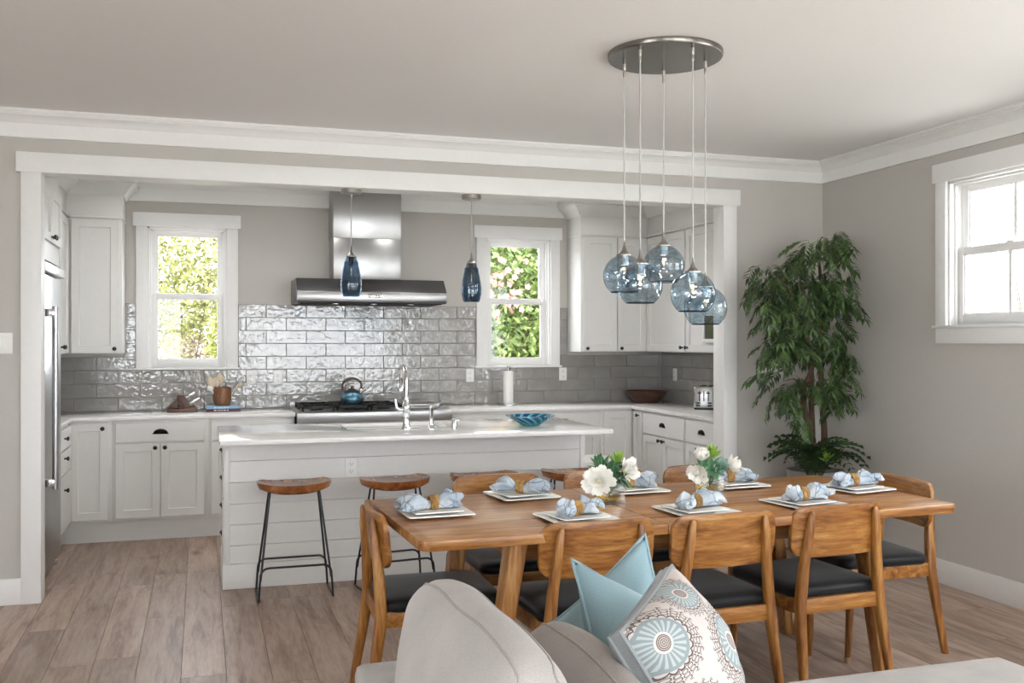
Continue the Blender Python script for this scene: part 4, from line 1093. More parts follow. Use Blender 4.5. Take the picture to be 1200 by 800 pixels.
# ---- place settings
def tw(lx, ly, z=0.76):
    return (TCX + lx*math.cos(TRZ) - ly*math.sin(TRZ), TCY + lx*math.sin(TRZ) + ly*math.cos(TRZ), z)
def plate_mesh(h, z1):
    base_ = rrect(-h, h, -h, h, h*0.10, 4)
    def ring(sc, z, wav=0.0):
        out = []
        for x, y in base_:
            a = math.atan2(y, x)
            out.append((x*sc, y*sc, z + wav*(math.cos(4*a)*-1)*0.5))
        return out
    rg = [ring(0.02,0.0),ring(0.60,0.0),ring(0.64,0.004),ring(0.80,z1*0.6,0.001),ring(1.0,z1,0.003),ring(0.995,z1+0.004,0.003),ring(0.80,z1*0.6+0.0055,0.001),ring(0.64,0.0085),ring(0.02,0.008)]
    return MB().loft(rg).mesh('plate', angle=20)
PB, PS = plate_mesh(0.137, 0.0085), plate_mesh(0.102, 0.0065)
for q in (PB, PS): q.materials.append(M['ceramic'])
def napkin_mat():
    m, nt, b = newmat('blue_white_napkin'); setp(b, None, 0.9, spec=0.15)
    v = coords(nt, (1,1,1))
    vo = N(nt, 'ShaderNodeTexVoronoi', feature='DISTANCE_TO_EDGE'); vo.inputs['Scale'].default_value = 15; L(nt, v, vo.inputs['Vector'])
    line = ramp(nt, vo.outputs['Distance'], [(0.0, '#6E7A88'), (0.012, '#8C97A4'), (0.03, '#E4E9EE')])
    n = N(nt, 'ShaderNodeTexNoise'); n.inputs['Scale'].default_value = 12; n.inputs['Detail'].default_value = 3; L(nt, v, n.inputs['Vector'])
    cl = ramp(nt, n.outputs['Fac'], [(0.35, '#B4C0CC'), (0.55, '#D3DAE0'), (0.72, '#ECEBE6')])
    mx = N(nt, 'ShaderNodeMixRGB', blend_type='MULTIPLY'); mx.inputs[0].default_value = 0.85
    L(nt, cl, mx.inputs[1]); L(nt, line, mx.inputs[2])
    hs = N(nt, 'ShaderNodeHueSaturation'); hs.inputs['Value'].default_value = 0.98; L(nt, mx.outputs[0], hs.inputs['Color'])
    L(nt, hs.outputs[0], b.inputs['Base Color'])
    return m
M['napkin'] = napkin_mat()
M['rattan'] = wood('woven_rattan', [(0.3,'#5E4020'),(0.5,'#97703A'),(0.7,'#C9A468')], 'z', 6, 0.6, 0.4, 3)
def napkin_mesh(seed, la, lb, wa, wb, curl=0.0):
    rg_ = random.Random(seed); ph = [rg_.uniform(0, 6.28) for _ in range(6)]
    rings = []; n = 44; m = 22
    for i in range(m+1):
        t = -1 + 2*i/m
        at = abs(t)
        if t < 0: ln, wd = la, wa
        else: ln, wd = lb, wb
        x = t*ln
        fl_ = max(0, (at-0.14)/0.86)
        wr = 0.017 + (wd-0.017)*math.sin(min(1, fl_*1.15)*math.pi/2)**1.1
        hr = 0.017 + 0.017*math.sin(min(1.0, fl_*1.6)*math.pi/2) - 0.010*max(0, fl_-0.6)/0.4
        if at > 0.93: hr *= 0.75
        rr = []
        for j in range(n):
            a = 2*math.pi*j/n
            k = 1 + fl_*(0.16*math.sin(5*a+ph[0]+2.5*t) + 0.13*math.sin(9*a+ph[1]-3*t) + 0.07*math.sin(15*a+ph[2]))
            y = wr*k*math.cos(a); z = hr*k*math.sin(a)
            z += 0.012*fl_*math.sin(7*y/wd+ph[3])*(1 if math.sin(a) > 0 else 0)
            xe = x + fl_*0.020*math.sin(3*a+ph[4])*(1 if at > 0.5 else 0) + fl_*0.010*math.sin(8*a+ph[5])*at
            y += curl*fl_*fl_*(1 if t > 0 else -1)
            rr.append((xe, y, max(z + hr*0.9, 0.001 + 0.002*abs(math.sin(6*a)))))
        rings.append(rr)
    return MB().loft(rings).mesh('napkin', angle=80)
def ring_mesh():
    b = MB(); n = 40
    for k in range(4):
        path = []
        for j in range(n+1):
            a = 2*math.pi*j/n; ph = 2*math.pi*k/4
            path.append((0.014*math.sin(4*a+ph), (0.022+0.004*math.cos(4*a+ph))*math.cos(a), (0.022+0.004*math.cos(4*a+ph))*math.sin(a)))
        b.tube(path, 0.0058, 6, cap=False)
    return b.mesh('napkin_ring')
RING = ring_mesh(); RING.materials.append(M['rattan'])
SET = [(-1.005, 0.045, 0, 6, 'at the left end of the table', (0.135,0.105,0.062,0.045)),
       (-0.525, 0.325, 4, -38, 'on the far side nearest the stools', (0.10,0.12,0.045,0.058)),
       (-0.51, -0.275, 2, 18, 'on the near side behind the blue pillows', (0.075,0.085,0.042,0.062)),
       (0.02, 0.315, 2, -25, 'on the far side behind the left vase', (0.10,0.10,0.045,0.05)),
       (0.015, -0.285, 3, 22, 'in the middle of the near side', (0.09,0.125,0.04,0.066)),
       (0.55, 0.30, 2, -20, 'on the far side behind the right vase', (0.09,0.10,0.042,0.05)),
       (0.545, -0.275, 6, 10, 'at the right of the near side', (0.085,0.125,0.042,0.056)),
       (1.025, -0.005, 9, 10, 'at the right end of the table', (0.115,0.135,0.042,0.052))]
for i, (lx, ly, rp, rn, where, (la, lb, wa, wb)) in enumerate(SET):
    p = tw(lx, ly)
    o = obj('dinner_plate', PB, None, None, (p[0], p[1], 0.7605), (0,0,TRZ+R(rp))); tag(o, 'large square white plate ' + where, 'plate', 'square dinner plates')
    o = obj('salad_plate', PS, None, None, (p[0]-0.004, p[1]+0.006, 0.7705), (0,0,TRZ+R(rp+3))); tag(o, 'small square white plate ' + where, 'plate', 'square salad plates')
    me = napkin_mesh(20+i, la, lb, wa, wb, 0.012); me.materials.append(M['napkin'])
    o = obj('napkin', me, None, None, (p[0]-0.005, p[1]-0.002, 0.783), (0,0,TRZ+R(rn))); tag(o, 'blue patterned cloth napkin ' + where, 'napkin', 'bow-tied napkins')
    o = obj('napkin_ring', RING, None, None, (p[0]-0.005, p[1]-0.002, 0.783+0.0245), (0,0,TRZ+R(rn))); tag(o, 'woven rattan napkin ring ' + where, 'napkin ring', 'woven napkin rings')

# ---- vases with flowers
CAMDIR = Vector((-0.40, -0.87, 0.28)).normalized()
def petal_mesh(l, w, cup, name='petal', thick=0.0):
    """petal growing along +x from the origin, cupped towards +z"""
    rnd_ = name == 'petal'; n, m = 9, 5; vs = []; fs = []
    for i in range(n):
        t = i/(n-1); hw = w/2*min(1, 0.3+1.5*t)*math.sqrt(max(0.12 if rnd_ else 0.0, 1-(max(0, t-(0.7 if rnd_ else 0.45))/(0.31 if rnd_ else 0.55))**(3 if rnd_ else 1.3)))
        for j in range(m):
            s = -1+2*j/(m-1)
            vs.append((l*t - (0.10*l*s*s*t if not rnd_ else 0.04*l*math.cos(3*s)*t), hw*s, cup*t*t + cup*0.35*s*s*math.sin(math.pi*t)))
    for i in range(n-1):
        for j in range(m-1):
            a = i*m+j; fs.append((a, a+m, a+m+1, a+1))
    b = MB().add(vs, fs)
    if thick:
        o = len(vs); v2 = [(x*0.96, y*0.9, z-thick*(1 if 0 < x < l*0.97 else 0.2)) for x, y, z in vs]
        b.add(v2, [tuple(reversed(f)) for f in fs])
    return b.mesh(name, angle=80)
def aim(loc, d, spin=0):
    q = Vector(d).normalized().to_track_quat('Z', 'Y')
    return Matrix.Translation(loc) @ q.to_matrix().to_4x4() @ Matrix.Rotation(spin, 4, 'Z')
def bloom(name, label, cat, loc, d, layers, mat, centre=None, stem_to=None, group=None, part='petal'):
    r = thing(name, label, cat, (0,0,0), 0, group)
    r.matrix_world = aim(loc, d)
    for n, mesh, tilt, r0, off, zoff in layers:
        if not mesh.materials: mesh.materials.append(mat)
        for k in range(n):
            o = obj(part, mesh, None, r)
            a = 2*math.pi*(k+off)/n
            o.matrix_local = Matrix.Rotation(a + random.uniform(-.12,.12), 4, 'Z') @ Matrix.Translation((r0, 0, zoff)) @ Matrix.Rotation(-R(tilt + random.uniform(-9,9)), 4, 'Y') @ Matrix.Scale(random.uniform(0.84,1.12), 4)
    if centre: MB().lathe([(0.001,0.004),(centre*1.4,0.008),(centre*1.5,0.012+centre*0.5),(centre*0.9,0.014+centre),(0.001,0.014+centre*1.2)], 14).build('flower_centre', M['stamen'], r)
    if stem_to:
        inv = aim(loc, d).inverted()
        a, b_ = inv @ Vector(loc), inv @ Vector(stem_to)
        mid = inv @ ((Vector(loc)*0.5 + Vector(stem_to)*0.5) + Vector((0,0,0.015)))
        MB().tube([a, mid, b_], 0.0028, 6).build('stem', M['succ1'], r)
    return r
P_big, P_mid, P_sm = petal_mesh(0.068, 0.037, 0.014), petal_mesh(0.050, 0.031, 0.018), petal_mesh(0.028, 0.022, 0.014)
P_cup, P_cup2 = petal_mesh(0.040, 0.048, 0.024), petal_mesh(0.030, 0.036, 0.020)
S_a, S_b, S_c = petal_mesh(0.044, 0.027, 0.010, 'leaf', thick=0.004), petal_mesh(0.032, 0.022, 0.012, 'leaf', thick=0.004), petal_mesh(0.018, 0.014, 0.010, 'leaf', thick=0.003)
T_a, T_b, T_c = S_a.copy(), S_b.copy(), S_c.copy()
LF = petal_mesh(0.062, 0.026, 0.006, 'leaf')
LF2 = LF.copy(); LF.materials.append(M['succ1']); LF2.materials.append(M['leaf_light'])
def vase(label, x, y, rz):
    r = thing('glass_vase', label, 'vase', (x, y, 0.76), R(rz), 'square glass flower vases')
    h, H = 0.052, 0.112
    q = MB()
    out, inn = rrect(-h, h, -h, h, 0.01, 3), rrect(-h+0.005, h-0.005, -h+0.005, h-0.005, 0.007, 3)
    lay = [[(a,b_,0.0) for a,b_ in out], [(a,b_,H) for a,b_ in out], [(a,b_,H) for a,b_ in inn], [(a,b_,0.016) for a,b_ in inn]]
    q.loft(lay).build('glass', M['vase'], r, angle=60)
    MB().prism(rrect(-h+0.006, h-0.006, -h+0.006, h-0.006, 0.006, 3), 'z', 0.0165, 0.034).build('water', M['water'], r, smooth=False)
V1, V2 = (1.692, 3.895), (2.243, 4.005)
vase('square glass vase of flowers at the left of the table centre', V1[0], V1[1], 14)
vase('square glass vase of flowers at the right of the table centre', V2[0], V2[1], 8)
rv = Vector((CR, -SR, 0))
def at(V, dr, dz, df=0.0):
    return (V[0]+rv.x*dr-0.305*df, V[1]+rv.y*dr-0.952*df, 0.76+dz)
b1, b2 = (V1[0], V1[1], 0.795), (V2[0], V2[1], 0.795)
bloom('white_dahlia', 'large white dahlia hanging at the front of the left vase', 'flower', at(V1,-0.052,0.102,0.075), CAMDIR+Vector((-0.15,0,-0.1)), [(9,P_big,4,0.004,0,0),(9,P_big,18,0.003,0.5,0.003),(8,P_mid,36,0.003,0.2,0.006),(6,P_sm,58,0.003,0.2,0.009)], M['petal'], 0.009, b1)
bloom('succulent', 'green succulent rosette in the left vase', 'succulent', at(V1,0.012,0.152,0.045), CAMDIR, [(8,S_a,22,0.003,0,0),(7,S_b,40,0.003,0.5,0.003),(5,S_c,60,0.002,0.2,0.005)], M['succ1'], None, b1, part='leaf')
bloom('white_peony', 'white ruffled bloom at the right of the left vase', 'flower', at(V1,0.060,0.138,0.02), CAMDIR+Vector((0.7,0.2,0)), [(8,P_big,28,0.003,0,0),(8,P_mid,45,0.003,0.4,0.004),(6,P_mid,66,0.002,0.1,0.008)], M['petal'], 0.008, b1)
bloom('leafy_sprig', 'dark green leaf sprig at the back left of the left vase', 'leaves', at(V1,-0.035,0.150,-0.005), Vector((-0.3,-0.2,0.9)), [(9,LF,22,0.004,0,-0.01),(8,LF,45,0.004,0.4,0.0),(6,LF,66,0.002,0.3,0.012)], M['succ1'], None, b1, part='leaf')
bloom('leafy_sprig', 'lime green sprig at the top of the left vase', 'leaves', at(V1,0.030,0.170,-0.005), Vector((0.2,-0.2,0.9)), [(7,LF2,30,0.003,0,-0.01),(6,LF2,60,0.002,0.3,0.004)], M['leaf_light'], None, b1, part='leaf')
bloom('leafy_sprig', 'broad green leaves drooping over the right rim of the left vase', 'leaves', at(V1,0.045,0.105,0.05), Vector((0.6,-0.5,0.1)), [(6,LF,10,0.003,0.3,0),(4,LF,35,0.003,0.3,0.004)], M['succ1'], None, b1, part='leaf')
bloom('leafy_sprig', 'dark green leaves at the front centre of the left vase', 'leaves', at(V1,0.0,0.118,0.05), CAMDIR, [(8,LF,15,0.004,0.3,-0.006),(6,LF,40,0.003,0.1,0)], M['succ1'], None, b1, part='leaf')
bloom('leafy_sprig', 'green leaves at the front centre of the right vase', 'leaves', at(V2,0.005,0.120,0.045), CAMDIR, [(8,LF,15,0.004,0.3,-0.006),(6,LF,40,0.003,0.1,0)], M['succ1'], None, b2, part='leaf')
bloom('white_peony', 'round white peony at the upper left of the right vase', 'flower', at(V2,-0.050,0.165,0.04), Vector((-0.2,-0.5,0.8)), [(7,P_cup,28,0.008,0,-0.008),(7,P_cup,55,0.010,0.5,-0.002),(6,P_cup2,72,0.010,0.2,0.002),(5,P_cup2,88,0.008,0.6,0.004)], M['petal'], 0.012, b2)
bloom('white_dahlia', 'white drooping flower at the lower left of the right vase', 'flower', at(V2,-0.065,0.105,0.055), Vector((-0.5,-0.7,-0.2)), [(8,P_mid,12,0.004,0,0),(8,P_mid,34,0.003,0.5,0.003),(6,P_sm,58,0.003,0.5,0.005)], M['petal'], 0.007, b2)
bloom('succulent', 'blue-green succulent rosette in the right vase', 'succulent', at(V2,0.040,0.128,0.05), CAMDIR+Vector((0.1,0,0.05)), [(8,T_a,18,0.004,0,0),(8,T_b,36,0.003,0.5,0.003),(5,T_c,58,0.002,0.2,0.006)], M['succ2'], None, b2, part='leaf')
bloom('white_carnation', 'ruffled white flower at the right of the right vase', 'flower', at(V2,0.078,0.130,0.025), Vector((0.8,-0.45,0.1)), [(9,P_mid,12,0.004,0,0),(9,P_mid,36,0.003,0.5,0.004),(7,P_mid,60,0.003,0.2,0.006),(6,P_sm,78,0.003,0.2,0.010)], M['petal'], 0.007, b2)
bloom('leafy_sprig', 'lime green sprig at the top of the right vase', 'leaves', at(V2,0.008,0.172,0.0), Vector((0,-0.3,0.95)), [(8,LF2,28,0.004,0,-0.012),(6,LF2,58,0.002,0.3,0.0)], M['leaf_light'], None, b2, part='leaf')
bloom('leafy_sprig', 'green leaves tucked under the peony in the right vase', 'leaves', at(V2,-0.03,0.125,0.03), Vector((-0.2,-0.7,0.3)), [(9,LF,12,0.004,0.3,0),(7,LF,40,0.004,0.6,0.004)], M['succ1'], None, b2, part='leaf')

# ---- tall potted tree in the corner
def leaflet(b, p, d, up, l, w):
    d = d.normalized(); s = d.cross(up)
    s = s.normalized() if s.length > 1e-4 else Vector((1,0,0)); u = s.cross(d)
    a = p; m1 = p + d*l*0.45; e = p + d*l - u*l*0.12
    b.add([a, m1 + s*w/2 + u*w*0.18, e, m1 - s*w/2 + u*w*0.18, m1], [(0,1,4),(1,2,4),(2,3,4),(3,0,4)])
def spray_mesh(seed, n=6, l=0.084, w=0.025, L_=0.13):
    rg_ = random.Random(seed); b = MB()
    pts = [Vector((L_*t, 0.012*math.sin(3*t+seed), -0.10*L_*t - 0.55*L_*t*t)) for t in [i/6 for i in range(7)]]
    b.tube(pts, 0.0014, 4)
    for i in range(n):
        t = 0.25 + 0.75*i/(n-1); k = min(5, int(t*6)); p = pts[k].lerp(pts[k+1], t*6-k) if k < 6 else pts[6]
        tan = (pts[k+1]-pts[k]).normalized()
        for s in (-1, 1):
            dd = tan*0.75 + Vector((0, s*0.85, -0.15+rg_.uniform(-0.25,0.25)))
            leaflet(b, p, dd, Vector((0,0,1)), l*rg_.uniform(0.75,1.1), w)
    leaflet(b, pts[-1], (pts[-1]-pts[-2]), Vector((0,0,1)), l, w)
    return b.mesh('leaf_spray', smooth=False)
SP = [spray_mesh(s_) for s_ in range(5)]
for q in SP: q.materials.append(M['leaf'])
TX, TY = 3.93, 5.60
r = thing('potted_tree', 'tall leafy artificial tree in the corner beside the opening', 'tree', (TX, TY, 0))
MB().lathe([(0.13,0),(0.14,0.01),(0.165,0.30),(0.18,0.56),(0.185,0.60),(0.17,0.60),(0.155,0.55),(0.02,0.54)], 32).build('pot', paint('grey_pot', '#8F8D8A', 0.6, 0.05, 40, 0.1), r)
trunks = [[(0.02,0,0.54),(0.06,-0.02,0.8),(0.03,-0.03,1.1),(0.035,-0.02,1.35),(0.05,0,1.6),(0.03,-0.02,1.9),(0.0,-0.02,2.1)],
          [(-0.03,0,0.54),(-0.03,-0.02,0.8),(-0.10,-0.03,1.0),(-0.11,-0.04,1.15),(-0.04,-0.03,1.3),(-0.10,-0.05,1.5),(-0.06,-0.08,1.62),(-0.16,-0.06,1.85)],
          [(0.0,0.03,0.54),(0.0,0.03,0.85),(-0.03,0.0,1.1),(-0.02,0.01,1.25),(-0.12,0.0,1.55),(-0.2,-0.02,1.75),(-0.28,-0.03,1.88)]]
def smooth_path(p, n=4):
    out = []; P_ = [Vector(q) for q in p]
    for i in range(len(P_)-1):
        p0, p1, p2, p3 = P_[max(i-1,0)], P_[i], P_[i+1], P_[min(i+2,len(P_)-1)]
        for k in range(n):
            t = k/n
            out.append(0.5*((2*p1)+(-p0+p2)*t+(2*p0-5*p1+4*p2-p3)*t*t+(-p0+3*p1-3*p2+p3)*t**3))
    return out + [P_[-1]]
for tr in trunks:
    sp = smooth_path(tr); nn = len(sp)
    MB().tube(sp, [0.024-0.016*i/(nn-1) for i in range(nn)], 10).build('trunk', M['bark'], r)
rg = random.Random(3)
CL = [(3.94,2.13,.17,.06,20),(3.82,2.02,.14,.08,16),(3.55,1.89,.15,.08,22),(3.46,1.77,.07,.08,9),(3.75,1.83,.20,.12,38),(4.00,1.86,.12,.13,28),(4.03,1.70,.09,.12,22),
      (3.64,1.64,.14,.09,18),(3.56,1.46,.12,.10,24),(3.72,1.42,.12,.10,12),(3.98,1.48,.16,.10,22),(4.06,1.32,.09,.13,16),(3.64,1.20,.11,.11,16),(3.90,1.19,.15,.06,16),(4.05,1.10,.07,.07,6),(3.74,0.98,.05,.10,7)]
for cx, cz, rx, rz_, n in CL:
    hub = Vector((cx-TX, rg.uniform(-0.16,-0.02), cz))
    # a twig from the nearest trunk to the cluster
    best = min((Vector(q) for tr in trunks for q in tr), key=lambda q: (q-hub).length + max(0, q.z-hub.z))
    if (best-hub).length > 0.05:
        MB().tube([best, (best+hub)/2+Vector((0,0,0.04)), hub], [0.006,0.004,0.002], 6).build('twig', M['bark'], r)
    for k in range(n):
        while True:
            u, v, w_ = rg.uniform(-1,1), rg.uniform(-1,1), rg.uniform(-1,1)
            if u*u+v*v+w_*w_ <= 1: break
        px, py, pz = cx-TX+u*rx, hub.y+v*min(rx,0.18), cz+w_*rz_
        if TX+px > 4.16: px = 4.16-TX
        if TY+py > 5.84: py = 5.84-TY
        az = math.atan2(py-hub.y+rg.uniform(-.08,.08)-0.02, px-(cx-TX)+rg.uniform(-.08,.08))
        if TX+px > 4.05 and math.cos(az) > 0.3: az = math.pi - az + rg.uniform(-0.4, 0.4)
        if TY+py > 5.72 and math.sin(az) > 0: az = -az
        o = obj('leaf_spray', SP[rg.randrange(5)], None, r, (px, py, pz), (rg.uniform(-.5,.5), rg.uniform(-.25,.75), az))
        sc = rg.uniform(0.72, 1.1); o.scale = (sc, sc, sc)
# fern planted round the trunk
FR = []
for s_ in range(3):
    b = MB(); Lf = 0.40
    pts = [Vector((Lf*t*(1-0.15*t), 0, 0.30*math.sin(t*2.1)*Lf*1.6 - 0.16*t*t)) for t in [i/10 for i in range(11)]]
    b.tube(pts, [0.003-0.0022*i/10 for i in range(11)], 4)
    for i in range(1, 11):
        tan = (pts[i]-pts[i-1]).normalized()
        for s in (-1, 1):
            l = 0.085*math.sin(math.pi*(0.15+0.8*i/11))+0.02
            leaflet(b, pts[i], tan*0.5+Vector((0, s*0.9, -0.12)), Vector((0,0,1)), l, 0.028)
    me = b.mesh('frond', smooth=False); me.materials.append(M['fern']); FR.append(me)
r = thing('fern', 'dark green fern growing in the pot around the tree trunk', 'plant', (TX-0.10, TY-0.14, 0.585))
for k in range(40):
    az = 2*math.pi*k/40 + rg.uniform(-.2,.2)
    o = obj('frond', FR[k % 3], None, r, (0.05*math.cos(az), 0.05*math.sin(az), 0), (rg.uniform(-.3,.3), rg.uniform(-.95,-.05), az))
    sc = rg.uniform(0.65, 0.95)
    ex = TX-0.10+math.cos(az)*0.42*sc; ey = TY-0.14+math.sin(az)*0.42*sc
    if ex > 4.2 or ey > 5.92: sc *= 0.7
    o.scale = (sc, sc, sc)
hl = petal_mesh(0.10, 0.035, 0.01, 'leaf'); hl.materials.append(M['leaf_light'])
for k in range(7):
    obj('leaf', hl, None, r, (-0.0, -0.12, 0.10), (0, -R(20+8*k), R(-160+45*k)))

# ================================================================== SITTING AREA
def soft_point(p, h, rad, bulge, wob=0.0, seed=0, taper=0.0):
    """point of the unit cube surface -> point on a soft rounded box"""
    hx, hy, hz = h
    q = Vector((p[0]*hx, p[1]*hy, p[2]*hz))
    core = Vector((max(-hx+rad, min(hx-rad, q.x)), max(-hy+rad, min(hy-rad, q.y)), max(-hz+rad, min(hz-rad, q.z))))
    d = q-core
    if d.length > 1e-6: q = core + d.normalized()*rad
    un = (q.x/hx, q.y/hy, q.z/hz)
    q.x += bulge[0]*un[0]*(1-un[1]**2)*(1-un[2]**2)
    q.y += bulge[1]*un[1]*(1-un[0]**2)*(1-un[2]**2)
    q.z += bulge[2]*un[2]*(1-un[0]**2)*(1-un[1]**2)
    if taper: q.x *= 1 - taper*max(0.0, un[2])**2
    if wob: q += Vector(noise.noise_vector(q*5+Vector((seed,0,0))))*wob
    return q
def rbox_mesh(hx, hy, hz, rad, bulge=(0,0,0), n=12, name='cushion', wob=0.0, seed=0, taper=0.0):
    """soft rounded box with bulging faces"""
    b = MB()
    for ax in range(3):
        for s in (-1, 1):
            vs = []; fs = []
            for i in range(n+1):
                for j in range(n+1):
                    p = [0,0,0]; p[ax] = s; p[(ax+1)%3] = -1+2*i/n; p[(ax+2)%3] = -1+2*j/n
                    vs.append(tuple(soft_point(p, (hx,hy,hz), rad, bulge, wob, seed, taper)))
            for i in range(n):
                for j in range(n):
                    a = i*(n+1)+j; fs.append((a, a+1, a+n+2, a+n+1))
            b.add(vs, fs)
    me = bpy.data.meshes.new(name); me.from_pydata(b.v, [], b.f)
    bm = bmesh.new(); bm.from_mesh(me)
    bmesh.ops.remove_doubles(bm, verts=bm.verts, dist=0.0004)
    bmesh.ops.recalc_face_normals(bm, faces=bm.faces)
    bm.to_mesh(me); bm.free(); me.shade_smooth()
    return me
def soft(name, mat, parent, c, h, rad, bulge=(0,0,0), rot=(0,0,0), wob=0.0, seed=0, n=14):
    return obj(name, rbox_mesh(h[0], h[1], h[2], rad, bulge, n, name, wob, seed), mat, parent, c, rot)
r = thing('sofa', 'light grey linen sofa seen from behind its back corner', 'sofa', (0, 0, 0))
soft('back_frame', M['linen'], r, (0.475, 1.25, 0.32), (0.095, 1.37, 0.285), 0.04)
soft('arm', M['linen'], r, (0.93, 2.51, 0.325), (0.37, 0.11, 0.275), 0.045, (0,0,0.01))
soft('arm', M['linen'], r, (0.93, -0.01, 0.325), (0.37, 0.11, 0.275), 0.045, (0,0,0.01))
soft('seat_base', M['linen'], r, (0.93, 1.25, 0.20), (0.37, 1.15, 0.12), 0.03)
for y in (0.67, 1.83): soft('seat_cushion', M['linen'], r, (0.97, y, 0.40), (0.39, 0.57, 0.085), 0.045, (0,0,0.02))
for x in (0.46, 1.22):
    for y in (0.02, 2.5): MB().lathe([(0.022,0),(0.03,0.08)], 14, (x,y,0)).build('foot', M['walnut'], r)
def sofa_cushion(label, c, h, rot, mat, seed):
    t = thing('sofa_cushion', label, 'cushion', c, 0); t.rotation_euler = rot
    rad, bl, wob, tp = 0.07, (0.04, 0.02, 0.035), 0.008, 0.24
    me = rbox_mesh(h[0], h[1], h[2], rad, bl, 20, 'cover', wob, seed, tp); me.materials.append(mat)
    obj('cover', me, None, t)
    n = 24
    ring = [(-1+2*i/n, 1) for i in range(n)] + [(1, 1-2*i/n) for i in range(n)] + [(1-2*i/n, -1) for i in range(n)] + [(-1, -1+2*i/n) for i in range(n)]
    for s in (-0.6, 0.6):
        pts = [soft_point((s, y, z), h, rad, bl, wob, seed, tp) for y, z in ring + ring[:1]]
        MB().tube(pts, 0.0032, 6, cap=False).build('piping', M['seam'], t)
    return t
sofa_cushion('large light grey back cushion standing at the sofa corner', (0.558, 2.02, 0.630), (0.092, 0.37, 0.235), (0, R(4), R(1.5)), M['linen'], 1)
sofa_cushion('warm grey cushion lying against the large back cushion', (0.80, 2.04, 0.575), (0.08, 0.29, 0.185), (0, R(12), R(-1)), M['linen2'], 5)

def pillow_frame(TL, TR, BL):
    """returns the centre, the affine map (cloth may be pulled askew) and half sizes"""
    TL, TR, BL = Vector(TL), Vector(TR), Vector(BL)
    c = (TR+BL)/2; x = (TR-TL).normalized(); y = (TL-BL).normalized(); z = x.cross(y).normalized()
    A = Matrix(((x.x,y.x,z.x),(x.y,y.y,z.y),(x.z,y.z,z.z)))
    return c, A, (TR-TL).length/2, (TL-BL).length/2
def pillow_side(hx, hy, T, sgn, g=0.0, n=26, seed=0, pinch=0.07):
    vs = []; fs = []; uv = []
    for i in range(n+1):
        for j in range(n+1):
            u, v = -1+2*i/n, -1+2*j/n
            x = hx*u*(1-pinch*(1-v*v)*abs(u)**2); y = hy*v*(1-pinch*(1-u*u)*abs(v)**2)
            z = T*(max(0,(1-u*u)*(1-v*v)))**0.48
            z += 0.010*noise.noise(Vector((u*2.2+seed, v*2.2, sgn)))*min(1, (1-u*u)*(1-v*v)*6)
            vs.append((x, y, sgn*(z+g))); uv.append(((u+1)/2, 1-(v+1)/2))
    for i in range(n):
        for j in range(n):
            a = i*(n+1)+j; f = (a, a+n+1, a+n+2, a+1)
            fs.append(f if sgn > 0 else tuple(reversed(f)))
    return vs, fs, uv
def edge_path(hx, hy, z, pinch=0.07, n=20):
    e = []
    for k in range(4):
        for i in range(n):
            t = -1+2*i/n
            u, v = [(t,-1),(1,t),(-t,1),(-1,-t)][k]
            e.append((hx*u*(1-pinch*(1-v*v)*abs(u)**2), hy*v*(1-pinch*(1-u*u)*abs(v)**2), z))
    return e + e[:1]
def plain_pillow(label, TL, TR, BL, T, mat, seed):
    c, A, hx, hy = pillow_frame(TL, TR, BL)
    r = thing('throw_pillow', label, 'pillow', c)
    b = MB()
    for s in (1, -1):
        v, f, uv = pillow_side(hx, hy, T, s, 0, seed=seed); b.add(v, f)
    b.rot(A)
    me = bpy.data.meshes.new('cover'); me.from_pydata(b.v, [], b.f)
    bm = bmesh.new(); bm.from_mesh(me); bmesh.ops.remove_doubles(bm, verts=bm.verts, dist=0.0005); bm.to_mesh(me); bm.free(); me.shade_smooth()
    obj('cover', me, mat, r)
    MB().tube([A @ Vector(q) for q in edge_path(hx, hy, 0)], 0.005, 6, cap=False).build('edge_seam', mat, r)
    return r
plain_pillow('light blue pillow with pointed corner behind the patterned pillow', (0.901, 2.316, 0.904), (1.341, 2.301, 0.672), (0.916, 2.122, 0.514), 0.115, M['blue_fab'], 2)
plain_pillow('light blue pillow leaning at the back with its corner upward', (1.167, 2.441, 0.928), (1.227, 2.337, 0.603), (0.927, 2.58, 0.653), 0.085, M['blue_fab'], 7)
